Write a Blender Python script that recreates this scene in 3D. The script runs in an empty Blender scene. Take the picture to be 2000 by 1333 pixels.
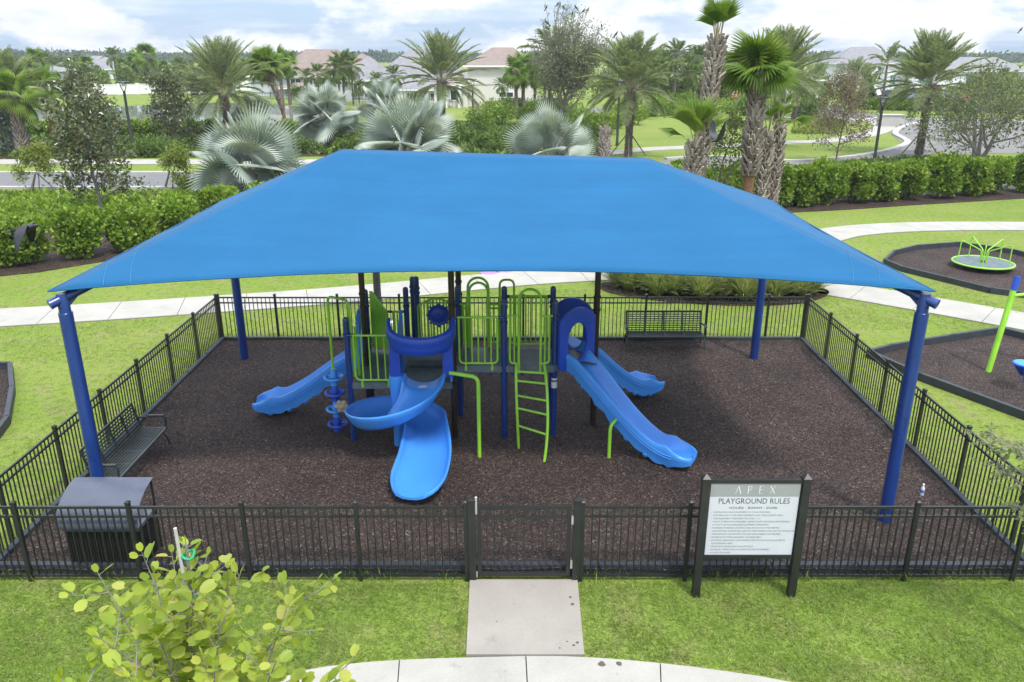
import bpy, math, random
import numpy as np
from mathutils import Vector, Matrix, Euler
R = math.radians
PI = math.pi
scene = bpy.context.scene
COL = scene.collection

# ------------------------------------------------------------------ survey of the site
CAM_H, PITCH, FPX = 7.1, R(19.8), 1570.0
def at(px, py, z=0.0, Y=None):
    """World point seen at photo pixel (px, py): on the height z, or at the distance Y."""
    u = (666.5 - py) / FPX
    c, s = math.cos(PITCH), math.sin(PITCH)
    d = ((px - 1000) / FPX, c + u * s, -s + u * c)
    t = (Y / d[1]) if Y is not None else (z - CAM_H) / d[2]
    return Vector((d[0] * t, d[1] * t, CAM_H + d[2] * t))

# ------------------------------------------------------------------ mesh builder
class MB:
    def __init__(self):
        self.V = []; self.F = []; self.M = []; self.n = 0
    def add(self, verts, faces, mi=0):
        verts = np.asarray(verts, dtype=np.float64).reshape(-1, 3)
        by = {}
        for f in faces: by.setdefault(len(f), []).append(f)
        for k, fs in by.items():
            self.F.append(np.asarray(fs, dtype=np.int64) + self.n); self.M.append(mi)
        self.V.append(verts); self.n += len(verts)
        return self
    def addnp(self, V, F, mi=0):
        self.F.append(np.asarray(F) + self.n); self.M.append(mi)
        self.V.append(V.reshape(-1, 3)); self.n += len(V.reshape(-1, 3))
        return self
    def box(self, c, s, rot=None, mi=0, taper=1.0):
        x, y, z = s[0] / 2, s[1] / 2, s[2] / 2
        P = [(-x, -y, -z), (x, -y, -z), (x, y, -z), (-x, y, -z),
             (-x * taper, -y * taper, z), (x * taper, -y * taper, z), (x * taper, y * taper, z), (-x * taper, y * taper, z)]
        if rot is not None:
            m = rot if isinstance(rot, Matrix) else Euler(rot).to_matrix()
            P = [tuple(m @ Vector(p)) for p in P]
        P = [(p[0] + c[0], p[1] + c[1], p[2] + c[2]) for p in P]
        return self.add(P, [(0, 3, 2, 1), (4, 5, 6, 7), (0, 1, 5, 4), (1, 2, 6, 5), (2, 3, 7, 6), (3, 0, 4, 7)], mi)
    def bar(self, a, b, w, h, mi=0):
        """box of width w and height h running from a to b"""
        a, b = Vector(a), Vector(b); d = b - a; L = d.length; d.normalize()
        up = Vector((0, 0, 1)) if abs(d.z) < 0.98 else Vector((0, 1, 0))
        x = d.cross(up).normalized(); z = x.cross(d)
        m = Matrix((x, d, z)).transposed()
        return self.box((a + b) / 2, (w, L, h), m, mi)
    def tube(self, pts, r, seg=8, mi=0, caps=True, closed=False):
        P = [Vector(p) for p in pts]; n = len(P)
        rr = r if hasattr(r, '__len__') else [r] * n
        T = []
        for i in range(n):
            if closed: d = P[(i + 1) % n] - P[i - 1]
            else: d = P[min(i + 1, n - 1)] - P[max(i - 1, 0)]
            if d.length < 1e-9: d = Vector((0, 0, 1))
            T.append(d.normalized())
        ref = Vector((0, 0, 1)) if abs(T[0].z) < 0.9 else Vector((0, 1, 0))
        x = T[0].cross(ref).normalized()
        V = []
        for i in range(n):
            x = (x - T[i] * x.dot(T[i]))
            if x.length < 1e-6: x = T[i].orthogonal()
            x.normalize(); y = T[i].cross(x)
            for k in range(seg):
                a = 2 * PI * k / seg
                V.append(P[i] + (x * math.cos(a) + y * math.sin(a)) * rr[i])
        F = []
        m = n if closed else n - 1
        for i in range(m):
            j = (i + 1) % n
            for k in range(seg):
                k2 = (k + 1) % seg
                F.append((i * seg + k, i * seg + k2, j * seg + k2, j * seg + k))
        self.add([tuple(v) for v in V], F, mi)
        if caps and not closed:
            b = self.n - n * seg
            self.F.append(np.array([[b + k for k in range(seg)][::-1]])); self.M.append(mi)
            self.F.append(np.array([[b + (n - 1) * seg + k for k in range(seg)]])); self.M.append(mi)
        return self
    def lathe(self, prof, c=(0, 0, 0), seg=24, mi=0, axis=None):
        """profile [(r, z), ...] turned about z (or about axis) at c"""
        V = []; F = []
        n = len(prof)
        for (r, z) in prof:
            for k in range(seg):
                a = 2 * PI * k / seg
                V.append(Vector((r * math.cos(a), r * math.sin(a), z)))
        if axis is not None:
            q = Vector((0, 0, 1)).rotation_difference(Vector(axis).normalized())
            V = [q @ v for v in V]
        V = [(v.x + c[0], v.y + c[1], v.z + c[2]) for v in V]
        for i in range(n - 1):
            for k in range(seg):
                k2 = (k + 1) % seg
                F.append((i * seg + k, i * seg + k2, (i + 1) * seg + k2, (i + 1) * seg + k))
        F.append(tuple(range(seg))[::-1]); F.append(tuple((n - 1) * seg + k for k in range(seg)))
        return self.add(V, F, mi)
    def sweep(self, frames, prof, mi=0, caps=True):
        """closed profile [(side, up)] (or one per frame) along frames [(point, side, up)]"""
        n = len(frames); V = []
        for i, (p, s, u) in enumerate(frames):
            pr = prof[i] if isinstance(prof[0][0], (tuple, list)) else prof
            for (a, b) in pr: V.append(tuple(Vector(p) + Vector(s) * a + Vector(u) * b))
        k = len(V) // n; F = []
        for i in range(n - 1):
            for j in range(k):
                j2 = (j + 1) % k
                F.append((i * k + j, i * k + j2, (i + 1) * k + j2, (i + 1) * k + j))
        if caps:
            F.append(tuple(range(k))[::-1]); F.append(tuple((n - 1) * k + j for j in range(k)))
        return self.add(V, F, mi)
    def slab(self, poly, z0, z1, mi=0):
        n = len(poly)
        ar = sum(poly[i][0] * poly[(i + 1) % n][1] - poly[(i + 1) % n][0] * poly[i][1] for i in range(n))
        if ar < 0: poly = poly[::-1]
        V = [(p[0], p[1], z0) for p in poly] + [(p[0], p[1], z1) for p in poly]
        F = [tuple(range(n, 2 * n)), tuple(range(n))[::-1]]
        for i in range(n): F.append((i, (i + 1) % n, n + (i + 1) % n, n + i))
        return self.add(V, F, mi)
    def sheet(self, poly, z, mi=0):
        n = len(poly)
        ar = sum(poly[i][0] * poly[(i + 1) % n][1] - poly[(i + 1) % n][0] * poly[i][1] for i in range(n))
        if ar < 0: poly = poly[::-1]
        return self.add([(p[0], p[1], z) for p in poly], [tuple(range(n))], mi)
    def mesh(self, name, off=(0, 0, 0), smooth=None):
        me = bpy.data.meshes.new(name)
        V = np.concatenate(self.V) - np.asarray(off, dtype=np.float64)
        me.vertices.add(len(V)); me.vertices.foreach_set('co', V.astype(np.float32).ravel())
        tot = np.concatenate([np.full(len(f), f.shape[1], dtype=np.int32) for f in self.F])
        idx = np.concatenate([f.ravel() for f in self.F]).astype(np.int32)
        start = np.concatenate(([0], np.cumsum(tot)[:-1])).astype(np.int32)
        mi = np.concatenate([np.full(len(f), m, dtype=np.int32) for f, m in zip(self.F, self.M)])
        me.loops.add(len(idx)); me.loops.foreach_set('vertex_index', idx)
        me.polygons.add(len(tot)); me.polygons.foreach_set('loop_start', start)
        me.polygons.foreach_set('material_index', mi)
        me.update(calc_edges=True); me.validate()
        if smooth is not None:
            me.polygons.foreach_set('use_smooth', np.ones(len(tot), dtype=bool))
            me.set_sharp_from_angle(angle=R(smooth))
        else: me.polygons.foreach_set('use_smooth', np.zeros(len(tot), dtype=bool))
        return me

ORIGIN = {}
def _base(parent):
    return ORIGIN.get(parent.name, (0, 0, 0)) if parent is not None else (0, 0, 0)
def link(o): COL.objects.link(o); return o
def tag(o, label=None, cat=None, group=None, kind=None):
    if label: o['label'] = label
    if cat: o['category'] = cat
    if group: o['group'] = group
    if kind: o['kind'] = kind
    return o
def thing(name, label, cat, loc=(0, 0, 0), rz=0.0, group=None, local=False):
    """an Empty at the thing's base that parents its parts; local: parts are given in its own axes"""
    o = link(bpy.data.objects.new(name, None)); o.location = loc; o.rotation_euler = (0, 0, rz)
    o.empty_display_size = 0.2
    ORIGIN[o.name] = (0, 0, 0) if local else tuple(loc)
    return tag(o, label, cat, group)
def part(name, mb, mats, parent, label=None, smooth=35):
    off = _base(parent)
    me = mb.mesh(name, off, smooth)
    for m in (mats if isinstance(mats, (list, tuple)) else [mats]): me.materials.append(m)
    o = link(bpy.data.objects.new(name, me)); o.parent = parent
    ORIGIN[o.name] = off
    if label: o['label'] = label
    return o
def solo(name, mb, mats, label, cat, loc=(0, 0, 0), group=None, smooth=35, kind=None):
    """a thing that is one mesh, its origin at loc"""
    me = mb.mesh(name, loc, smooth)
    for m in (mats if isinstance(mats, (list, tuple)) else [mats]): me.materials.append(m)
    o = link(bpy.data.objects.new(name, me)); o.location = loc
    ORIGIN[o.name] = tuple(loc)
    return tag(o, label, cat, group, kind)
def setting(name, mb, mats, kind='structure', smooth=None):
    me = mb.mesh(name, (0, 0, 0), smooth)
    for m in (mats if isinstance(mats, (list, tuple)) else [mats]): me.materials.append(m)
    o = link(bpy.data.objects.new(name, me)); o['kind'] = kind
    return o
def dup(root, loc, rz=0.0, scale=1.0, label=None, group=None):
    """a copy of a thing with copies of its parts and sub-parts (meshes shared)"""
    r = root.copy(); link(r); r.location = loc; r.rotation_euler = (0, 0, rz)
    r.scale = (scale,) * 3 if not hasattr(scale, '__len__') else scale
    if label: r['label'] = label
    if group: r['group'] = group
    for ch in list(root.children):
        c = ch.copy(); link(c); c.parent = r
        for g in list(ch.children):
            d = g.copy(); link(d); d.parent = c
    return r

def fillet(pts, rad, n=6):
    P = [Vector(p) for p in pts]; out = [P[0]]
    for i in range(1, len(P) - 1):
        a, b, c = P[i - 1], P[i], P[i + 1]
        d1, d2 = (a - b), (c - b)
        k = min(rad, d1.length * 0.49, d2.length * 0.49)
        p, q = b + d1.normalized() * k, b + d2.normalized() * k
        for j in range(n + 1):
            t = j / n
            out.append(p * (1 - t) ** 2 + b * 2 * t * (1 - t) + q * t * t)
    out.append(P[-1]); return out
def bez(p0, p1, p2, p3, n):
    p0, p1, p2, p3 = map(Vector, (p0, p1, p2, p3))
    return [p0 * (1 - t) ** 3 + p1 * 3 * t * (1 - t) ** 2 + p2 * 3 * t * t * (1 - t) + p3 * t ** 3 for t in [i / (n - 1) for i in range(n)]]
def spline(pts, n):
    """Catmull-Rom through pts"""
    P = [Vector(p) for p in pts]; P = [P[0] * 2 - P[1]] + P + [P[-1] * 2 - P[-2]]
    out = []
    m = len(P) - 3
    for i in range(n):
        t = i / (n - 1) * m; k = min(int(t), m - 1); t -= k
        a, b, c, d = P[k:k + 4]
        out.append(0.5 * ((2 * b) + (c - a) * t + (2 * a - 5 * b + 4 * c - d) * t * t + (3 * b - a - 3 * c + d) * t ** 3))
    return out

# ------------------------------------------------------------------ leaf placing (numpy)
def nrm(a): return a / np.maximum(np.linalg.norm(a, axis=-1, keepdims=True), 1e-9)
def place(tv, tf, P, D, S, rng, roll=PI, up=(0, 0, 1)):
    """copies of template (tv, tf) at P with +y along D, +z near up turned by a random roll"""
    tv = np.asarray(tv, float); tf = np.asarray(tf)
    P = np.asarray(P, float).reshape(-1, 3); D = nrm(np.asarray(D, float).reshape(-1, 3)); n = len(P)
    S = np.broadcast_to(np.asarray(S, float), (n,))
    U = np.broadcast_to(np.asarray(up, float), (n, 3))
    X = np.cross(D, U + rng.normal(0, 1e-3, (n, 3))); X = nrm(X); Z = np.cross(X, D)
    a = rng.uniform(-roll, roll, n)[:, None]
    X2 = X * np.cos(a) + Z * np.sin(a); Z2 = -X * np.sin(a) + Z * np.cos(a)
    V = P[:, None, :] + S[:, None, None] * (tv[None, :, 0:1] * X2[:, None, :] + tv[None, :, 1:2] * D[:, None, :] + tv[None, :, 2:3] * Z2[:, None, :])
    F = tf[None] + (np.arange(n) * len(tv))[:, None, None]
    return V.reshape(-1, 3), F.reshape(-1, tf.shape[1])
LEAF4 = (np.array([(0, 0, 0), (0.28, 0.5, 0.07), (0, 1, -0.05), (-0.28, 0.5, 0.07)]), np.array([(0, 1, 2), (0, 2, 3)]))
ROUND = (np.array([(0, 0, 0), (0.34, 0.3, 0.06), (0.36, 0.72, 0.05), (0, 1, 0), (-0.36, 0.72, 0.05), (-0.34, 0.3, 0.06), (0, 0.5, -0.03)]),
         np.array([(0, 1, 6), (1, 2, 6), (2, 3, 6), (3, 4, 6), (4, 5, 6), (5, 0, 6)]))
def sphere_dirs(n, rng): return nrm(rng.normal(0, 1, (n, 3)))
# ------------------------------------------------------------------ materials
def nt(name):
    m = bpy.data.materials.new(name); m.use_nodes = True
    t = m.node_tree; p = t.nodes['Principled BSDF']
    return m, t, p
def node(t, typ, **kw):
    n = t.nodes.new(typ)
    for k, v in kw.items():
        if k in n.inputs: n.inputs[k].default_value = v
        else: setattr(n, k, v)
    return n
def ramp(t, stops, interp='LINEAR'):
    r = t.nodes.new('ShaderNodeValToRGB'); e = r.color_ramp; e.interpolation = interp
    while len(e.elements) < len(stops): e.elements.new(0.5)
    for el, (p, c) in zip(e.elements, stops):
        el.position = p; el.color = (c[0], c[1], c[2], 1) if hasattr(c, '__len__') else (c, c, c, 1)
    return r
def coord(t, kind='Object', scale=(1, 1, 1)):
    tc = t.nodes.new('ShaderNodeTexCoord'); mp = t.nodes.new('ShaderNodeMapping')
    mp.inputs['Scale'].default_value = scale
    t.links.new(tc.outputs[kind], mp.inputs['Vector']); return mp.outputs['Vector']
def gcoord(t, scale=(1, 1, 1)):
    g = t.nodes.new('ShaderNodeNewGeometry'); mp = t.nodes.new('ShaderNodeMapping')
    mp.inputs['Scale'].default_value = scale
    t.links.new(g.outputs['Position'], mp.inputs['Vector']); return mp.outputs['Vector']
def noise(t, vec, scale, detail=4, rough=0.55):
    n = node(t, 'ShaderNodeTexNoise', Scale=scale, Detail=detail, Roughness=rough); t.links.new(vec, n.inputs['Vector']); return n.outputs['Fac']
def mix(t, a, b, fac, mode='MIX'):
    m = t.nodes.new('ShaderNodeMix'); m.data_type = 'RGBA'; m.blend_type = mode
    for sock, v in ((m.inputs['Factor'], fac), (m.inputs['A'], a), (m.inputs['B'], b)):
        if isinstance(v, bpy.types.NodeSocket): t.links.new(v, sock)
        elif hasattr(v, '__len__'): sock.default_value = (v[0], v[1], v[2], 1)
        else: sock.default_value = v
    # Mix has several A/B sockets: use the colour ones
    return m
def mixc(t, a, b, fac, mode='MIX'):
    m = t.nodes.new('ShaderNodeMix'); m.data_type = 'RGBA'; m.blend_type = mode
    A, B, Fc = m.inputs[6], m.inputs[7], m.inputs[0]
    for sock, v in ((Fc, fac), (A, a), (B, b)):
        if isinstance(v, bpy.types.NodeSocket): t.links.new(v, sock)
        elif hasattr(v, '__len__'): sock.default_value = (v[0], v[1], v[2], 1)
        else: sock.default_value = v
    return m.outputs[2]
def bump(t, p, h, strength=0.3, dist=0.02):
    b = node(t, 'ShaderNodeBump', Strength=strength, Distance=dist); t.links.new(h, b.inputs['Height']); t.links.new(b.outputs['Normal'], p.inputs['Normal'])

def plain(name, c, rough=0.5, var=0.12, scale=3.0, metal=0.0, bmp=0.0, bscale=40.0, spec=0.5, coat=0.0, sheen=0.0):
    """one colour with a little uneven wear"""
    m, t, p = nt(name)
    v = gcoord(t)
    f = noise(t, v, scale, 5)
    r = ramp(t, [(0.3, [x * (1 - var) for x in c]), (0.7, [min(1, x * (1 + var)) for x in c])])
    t.links.new(f, r.inputs['Fac']); t.links.new(r.outputs['Color'], p.inputs['Base Color'])
    p.inputs['Roughness'].default_value = rough; p.inputs['Metallic'].default_value = metal
    p.inputs['Specular IOR Level'].default_value = spec; p.inputs['Coat Weight'].default_value = coat
    p.inputs['Coat Roughness'].default_value = 0.15
    p.inputs['Sheen Weight'].default_value = sheen
    f2 = noise(t, v, scale * 0.7, 2)
    rr = ramp(t, [(0.3, max(0, rough - 0.03)), (0.7, min(1, rough + 0.04))]); t.links.new(f2, rr.inputs['Fac'])
    t.links.new(rr.outputs['Color'], p.inputs['Roughness'])
    if bmp: bump(t, p, noise(t, v, bscale, 3), bmp, 0.01)
    return m
def leaf(name, c1, c2, transl=0.3, rough=0.5, c3=None, spec=0.35):
    m, t, p = nt(name)
    g = t.nodes.new('ShaderNodeNewGeometry')
    st = [(0.0, c1), (0.75, c2)] + ([(1.0, c3)] if c3 else [])
    r = ramp(t, st); t.links.new(g.outputs['Random Per Island'], r.inputs['Fac'])
    f = noise(t, gcoord(t), 0.9, 2); hv = ramp(t, [(0.3, 0.78), (0.7, 1.15)]); t.links.new(f, hv.inputs['Fac'])
    col = mixc(t, r.outputs['Color'], hv.outputs['Color'], 1.0, 'MULTIPLY')
    t.links.new(col, p.inputs['Base Color']); p.inputs['Roughness'].default_value = rough
    p.inputs['Specular IOR Level'].default_value = spec
    tr = t.nodes.new('ShaderNodeBsdfTranslucent')
    tc = mixc(t, col, (1.0, 1.0, 0.55), 1.0, 'MULTIPLY'); t.links.new(tc, tr.inputs['Color'])
    ms = t.nodes.new('ShaderNodeMixShader'); ms.inputs[0].default_value = transl
    t.links.new(p.outputs[0], ms.inputs[1]); t.links.new(tr.outputs[0], ms.inputs[2])
    t.links.new(ms.outputs[0], t.nodes['Material Output'].inputs['Surface'])
    return m

M = {}
def lawn_mat(name, near=True):
    m, t, p = nt(name)
    v = gcoord(t)
    big = noise(t, v, 0.18, 3); mid = noise(t, v, 1.6, 5, 0.65); fine = noise(t, v, 26.0, 4, 0.7)
    a = ramp(t, [(0.25, (0.120, 0.195, 0.026)), (0.5, (0.172, 0.235, 0.042)), (0.8, (0.21, 0.245, 0.062))]); t.links.new(big, a.inputs['Fac'])
    dry = ramp(t, [(0.48, 0.0), (0.70, 0.65)]); t.links.new(mid, dry.inputs['Fac'])
    c1 = mixc(t, a.outputs['Color'], (0.235, 0.205, 0.10), dry.outputs['Color'])
    bald = ramp(t, [(0.66, 0.0), (0.76, 0.75)]); t.links.new(noise(t, v, 0.75, 6, 0.72), bald.inputs['Fac'])
    c1 = mixc(t, c1, (0.17, 0.135, 0.075), bald.outputs['Color'])
    fr = ramp(t, [(0.28, 0.48), (0.72, 1.42)]); t.links.new(fine, fr.inputs['Fac'])
    c2 = mixc(t, c1, fr.outputs['Color'], 1.0, 'MULTIPLY')
    sp = ramp(t, [(0.36, 0.72), (0.52, 1.07)]); t.links.new(noise(t, v, 5.5, 5, 0.7), sp.inputs['Fac']); c2 = mixc(t, c2, sp.outputs['Color'], 1.0, 'MULTIPLY')
    t.links.new(c2, p.inputs['Base Color']); p.inputs['Roughness'].default_value = 0.9; p.inputs['Specular IOR Level'].default_value = 0.1
    bump(t, p, fine, 0.7, 0.04)
    return m
M['lawn'] = lawn_mat('lawn_turf')
def mulch_mat(name, dark, light, chip=38.0):
    m, t, p = nt(name)
    v = gcoord(t)
    warp = t.nodes.new('ShaderNodeTexNoise'); warp.inputs['Scale'].default_value = 9; t.links.new(v, warp.inputs['Vector'])
    vv = t.nodes.new('ShaderNodeVectorMath'); vv.operation = 'MULTIPLY_ADD'; vv.inputs[1].default_value = (0.12, 0.12, 0.12)
    t.links.new(warp.outputs['Color'], vv.inputs[0]); t.links.new(v, vv.inputs[2])
    vo = node(t, 'ShaderNodeTexVoronoi', Scale=chip); t.links.new(vv.outputs[0], vo.inputs['Vector'])
    hs = node(t, 'ShaderNodeSeparateColor'); t.links.new(vo.outputs['Color'], hs.inputs[0])
    r = ramp(t, [(0.0, [x * 0.45 for x in dark]), (0.55, dark), (0.9, light), (1.0, [min(1, x * 2.0) for x in light])]); t.links.new(hs.outputs[0], r.inputs['Fac'])
    big = noise(t, v, 0.5, 4); br = ramp(t, [(0.3, 0.66), (0.7, 1.28)]); t.links.new(big, br.inputs['Fac'])
    c = mixc(t, r.outputs['Color'], br.outputs['Color'], 1.0, 'MULTIPLY')
    t.links.new(c, p.inputs['Base Color']); p.inputs['Roughness'].default_value = 0.85; p.inputs['Specular IOR Level'].default_value = 0.25
    bump(t, p, vo.outputs['Distance'], 0.9, 0.03)
    return m
M['mulch'] = mulch_mat('playground_mulch', (0.045, 0.031, 0.0275), (0.100, 0.071, 0.061), 52.0)
M['bark'] = mulch_mat('bed_mulch', (0.035, 0.022, 0.016), (0.075, 0.050, 0.038), 25.0)
def concrete(name, c, spots=0.0):
    m, t, p = nt(name)
    v = gcoord(t)
    a = ramp(t, [(0.3, [x * 0.86 for x in c]), (0.7, [x * 1.06 for x in c])]); t.links.new(noise(t, v, 1.1, 6, 0.65), a.inputs['Fac'])
    st = ramp(t, [(0.60, 1.0), (0.74, 0.72)]); t.links.new(noise(t, v, 2.7, 6, 0.7), st.inputs['Fac'])
    c1 = mixc(t, a.outputs['Color'], st.outputs['Color'], 1.0, 'MULTIPLY')
    fn = ramp(t, [(0.25, 0.88), (0.75, 1.08)]); t.links.new(noise(t, v, 60, 3, 0.7), fn.inputs['Fac'])
    c2 = mixc(t, c1, fn.outputs['Color'], 1.0, 'MULTIPLY')
    t.links.new(c2, p.inputs['Base Color']); p.inputs['Roughness'].default_value = 0.9; p.inputs['Specular IOR Level'].default_value = 0.2
    bump(t, p, noise(t, v, 90, 3), 0.15, 0.004)
    return m
M['concrete'] = concrete('pale_concrete', (0.37, 0.354, 0.318))
M['concrete_entry'] = concrete('weathered_concrete', (0.305, 0.28, 0.246))
M['asphalt'] = concrete('light_asphalt', (0.165, 0.163, 0.165))
M['curb'] = concrete('curb_concrete', (0.42, 0.41, 0.385))
M['paver'] = concrete('paver_road', (0.19, 0.18, 0.175))
M['dirt'] = plain('dark_soil', (0.09, 0.078, 0.062), 0.95, 0.3, 6)

def cloth_mat():
    m, t, p = nt('blue_shade_cloth')
    v = coord(t, 'Object')
    a = ramp(t, [(0.3, (0.021, 0.132, 0.292)), (0.7, (0.025, 0.148, 0.322))]); t.links.new(noise(t, v, 0.45, 4), a.inputs['Fac'])
    s = noise(t, coord(t, 'Object', (2, 90, 2)), 3.0, 3)
    pb = noise(t, coord(t, 'Object', (0.05, 1.3, 0.4)), 1.0, 1); pr_ = ramp(t, [(0.40, 0.97), (0.46, 1.0), (0.53, 0.98), (0.60, 1.015)], 'CONSTANT'); t.links.new(pb, pr_.inputs['Fac'])
    dirt = noise(t, coord(t, 'Object', (0.5, 1.2, 1)), 1.6, 7, 0.7); dr = ramp(t, [(0.35, 1.03), (0.75, 0.93)]); t.links.new(dirt, dr.inputs['Fac'])
    sr = ramp(t, [(0.3, 0.91), (0.7, 1.08)]); t.links.new(s, sr.inputs['Fac'])
    c = mixc(t, a.outputs['Color'], sr.outputs['Color'], 1.0, 'MULTIPLY')
    c = mixc(t, c, pr_.outputs['Color'], 1.0, 'MULTIPLY'); c = mixc(t, c, dr.outputs['Color'], 1.0, 'MULTIPLY')
    t.links.new(c, p.inputs['Base Color']); p.inputs['Roughness'].default_value = 0.9; p.inputs['Specular IOR Level'].default_value = 0.12
    p.inputs['Sheen Weight'].default_value = 0.12; p.inputs['Sheen Roughness'].default_value = 0.4
    wv = noise(t, coord(t, 'Object', (1, 1, 1)), 130, 2); bump(t, p, wv, 0.12, 0.004)
    tr = t.nodes.new('ShaderNodeBsdfTranslucent'); t.links.new(c, tr.inputs['Color'])
    ms = t.nodes.new('ShaderNodeMixShader'); ms.inputs[0].default_value = 0.25
    t.links.new(p.outputs[0], ms.inputs[1]); t.links.new(tr.outputs[0], ms.inputs[2])
    t.links.new(ms.outputs[0], t.nodes['Material Output'].inputs['Surface'])
    return m
M['cloth'] = cloth_mat()
M['thread'] = plain('pale_thread', (0.07, 0.20, 0.36), 0.8)
M['pole_blue'] = plain('navy_pole_paint', (0.008, 0.034, 0.175), 0.3, 0.15, 2.0, coat=0.3)
M['royal'] = plain('royal_blue_plastic', (0.015, 0.064, 0.45), 0.4, 0.10, 1.5, bmp=0.05, bscale=25)
M['sky_plastic'] = plain('bright_blue_plastic', (0.055, 0.265, 0.74), 0.38, 0.10, 1.2, bmp=0.05, bscale=25)
M['lime'] = plain('lime_green_paint', (0.27, 0.58, 0.042), 0.35, 0.10, 3.0, coat=0.2)
M['bronze'] = plain('dark_bronze_paint', (0.022, 0.013, 0.010), 0.4, 0.2, 3.0)
M['slate'] = plain('slate_deck_coating', (0.105, 0.135, 0.142), 0.55, 0.2, 6.0, bmp=0.2, bscale=60)
M['black_metal'] = plain('black_fence_paint', (0.017, 0.019, 0.018), 0.4, 0.25, 4.0)
M['bench_metal'] = plain('green_black_bench_coating', (0.024, 0.034, 0.033), 0.4, 0.25, 5.0, bmp=0.1)
M['border'] = plain('dark_plastic_border', (0.030, 0.036, 0.046), 0.55, 0.25, 5.0, bmp=0.2, bscale=30)
M['bin'] = plain('bin_black', (0.006, 0.006, 0.006), 0.6, 0.3, 5.0)
M['hood'] = plain('hood_grey_coating', (0.072, 0.082, 0.115), 0.28, 0.12, 3.0)
M['steel'] = plain('worn_steel', (0.55, 0.55, 0.53), 0.4, 0.15, 8.0, metal=0.7)
M['beige'] = plain('beige_plastic', (0.30, 0.26, 0.19), 0.7, 0.12, 6.0)
M['white_sign'] = plain('white_sign_panel', (0.52, 0.54, 0.58), 0.5, 0.04, 3.0)
M['grey_sign'] = plain('grey_sign_band', (0.27, 0.285, 0.285), 0.5, 0.04, 3.0)
M['ink'] = plain('dark_lettering', (0.075, 0.08, 0.09), 0.7, 0.1)
M['soft_ink'] = plain('grey_lettering', (0.20, 0.21, 0.225), 0.7, 0.05)
M['pale_ink'] = plain('white_lettering', (0.75, 0.76, 0.76), 0.6, 0.02)
M['white'] = plain('white_paint', (0.72, 0.72, 0.70), 0.6, 0.05, 2.0)
M['purple'] = plain('purple_lid', (0.30, 0.16, 0.40), 0.6, 0.1)
M['stucco_cream'] = plain('cream_stucco', (0.60, 0.58, 0.52), 0.9, 0.05, 0.6, bmp=0.1)
M['stucco_white'] = plain('white_stucco', (0.64, 0.66, 0.68), 0.9, 0.05, 0.6, bmp=0.1)
M['stucco_grey'] = plain('grey_stucco', (0.46, 0.48, 0.51), 0.9, 0.05, 0.6, bmp=0.1)
def roof_mat(name, c):
    m, t, p = nt(name)
    w = node(t, 'ShaderNodeTexWave', Scale=2.2, Distortion=0.4, Detail=2); w.bands_direction = 'Z'
    v = gcoord(t); t.links.new(v, w.inputs['Vector'])
    r = ramp(t, [(0.1, [x * 0.72 for x in c]), (0.5, c)]); t.links.new(w.outputs['Fac'], r.inputs['Fac'])
    f = ramp(t, [(0.3, 0.85), (0.7, 1.12)]); t.links.new(noise(t, v, 1.5, 4), f.inputs['Fac'])
    t.links.new(mixc(t, r.outputs['Color'], f.outputs['Color'], 1.0, 'MULTIPLY'), p.inputs['Base Color'])
    p.inputs['Roughness'].default_value = 0.85; bump(t, p, w.outputs['Fac'], 0.4, 0.05)
    return m
M['roof_tan'] = roof_mat('tan_roof_tile', (0.25, 0.195, 0.172))
M['roof_grey'] = roof_mat('grey_roof_tile', (0.235, 0.23, 0.245))
M['glass'] = plain('dark_window_glass', (0.02, 0.04, 0.045), 0.08, 0.2, 1.0, spec=0.8)
M['teal_glass'] = plain('teal_window_glass', (0.02, 0.13, 0.16), 0.1, 0.2, 1.0, spec=0.8)
M['red'] = plain('red_paint', (0.45, 0.02, 0.025), 0.3, 0.05)
M['black_rubber'] = plain('black_rubber', (0.012, 0.012, 0.012), 0.8, 0.2)
def water_mat():
    m, t, p = nt('pond_water')
    p.inputs['Base Color'].default_value = (0.20, 0.215, 0.19, 1); p.inputs['Roughness'].default_value = 0.03
    p.inputs['IOR'].default_value = 1.33; p.inputs['Specular IOR Level'].default_value = 0.9
    bump(t, p, noise(t, gcoord(t, (0.35, 1.4, 1)), 1.4, 4), 0.05, 0.04)
    return m
M['water'] = water_mat()
def spray_mat():
    m, t, p = nt('fountain_spray')
    p.inputs['Base Color'].default_value = (0.85, 0.88, 0.9, 1); p.inputs['Roughness'].default_value = 0.5
    tr = t.nodes.new('ShaderNodeBsdfTransparent'); ms = t.nodes.new('ShaderNodeMixShader'); ms.inputs[0].default_value = 0.45
    t.links.new(tr.outputs[0], ms.inputs[1]); t.links.new(p.outputs[0], ms.inputs[2])
    t.links.new(ms.outputs[0], t.nodes['Material Output'].inputs['Surface'])
    return m
M['spray'] = spray_mat()
# foliage
M['blade'] = leaf('grass_blade', (0.145, 0.25, 0.03), (0.24, 0.335, 0.066), 0.4, 0.6, (0.35, 0.36, 0.15))
M['date'] = leaf('date_palm_leaf', (0.165, 0.225, 0.09), (0.285, 0.345, 0.165), 0.4, 0.5, (0.37, 0.395, 0.24))
M['date_stalk'] = plain('palm_stalk', (0.28, 0.25, 0.13), 0.6, 0.2)
M['green_palm'] = leaf('green_palm_leaf', (0.08, 0.145, 0.02), (0.155, 0.225, 0.04), 0.3, 0.4, (0.23, 0.275, 0.075))
M['fan'] = leaf('sabal_leaf', (0.12, 0.215, 0.022), (0.205, 0.31, 0.042), 0.4, 0.42, (0.29, 0.365, 0.085))
M['silver'] = leaf('silver_palm_leaf', (0.36, 0.425, 0.37), (0.50, 0.56, 0.50), 0.2, 0.55, (0.58, 0.61, 0.54))
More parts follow.
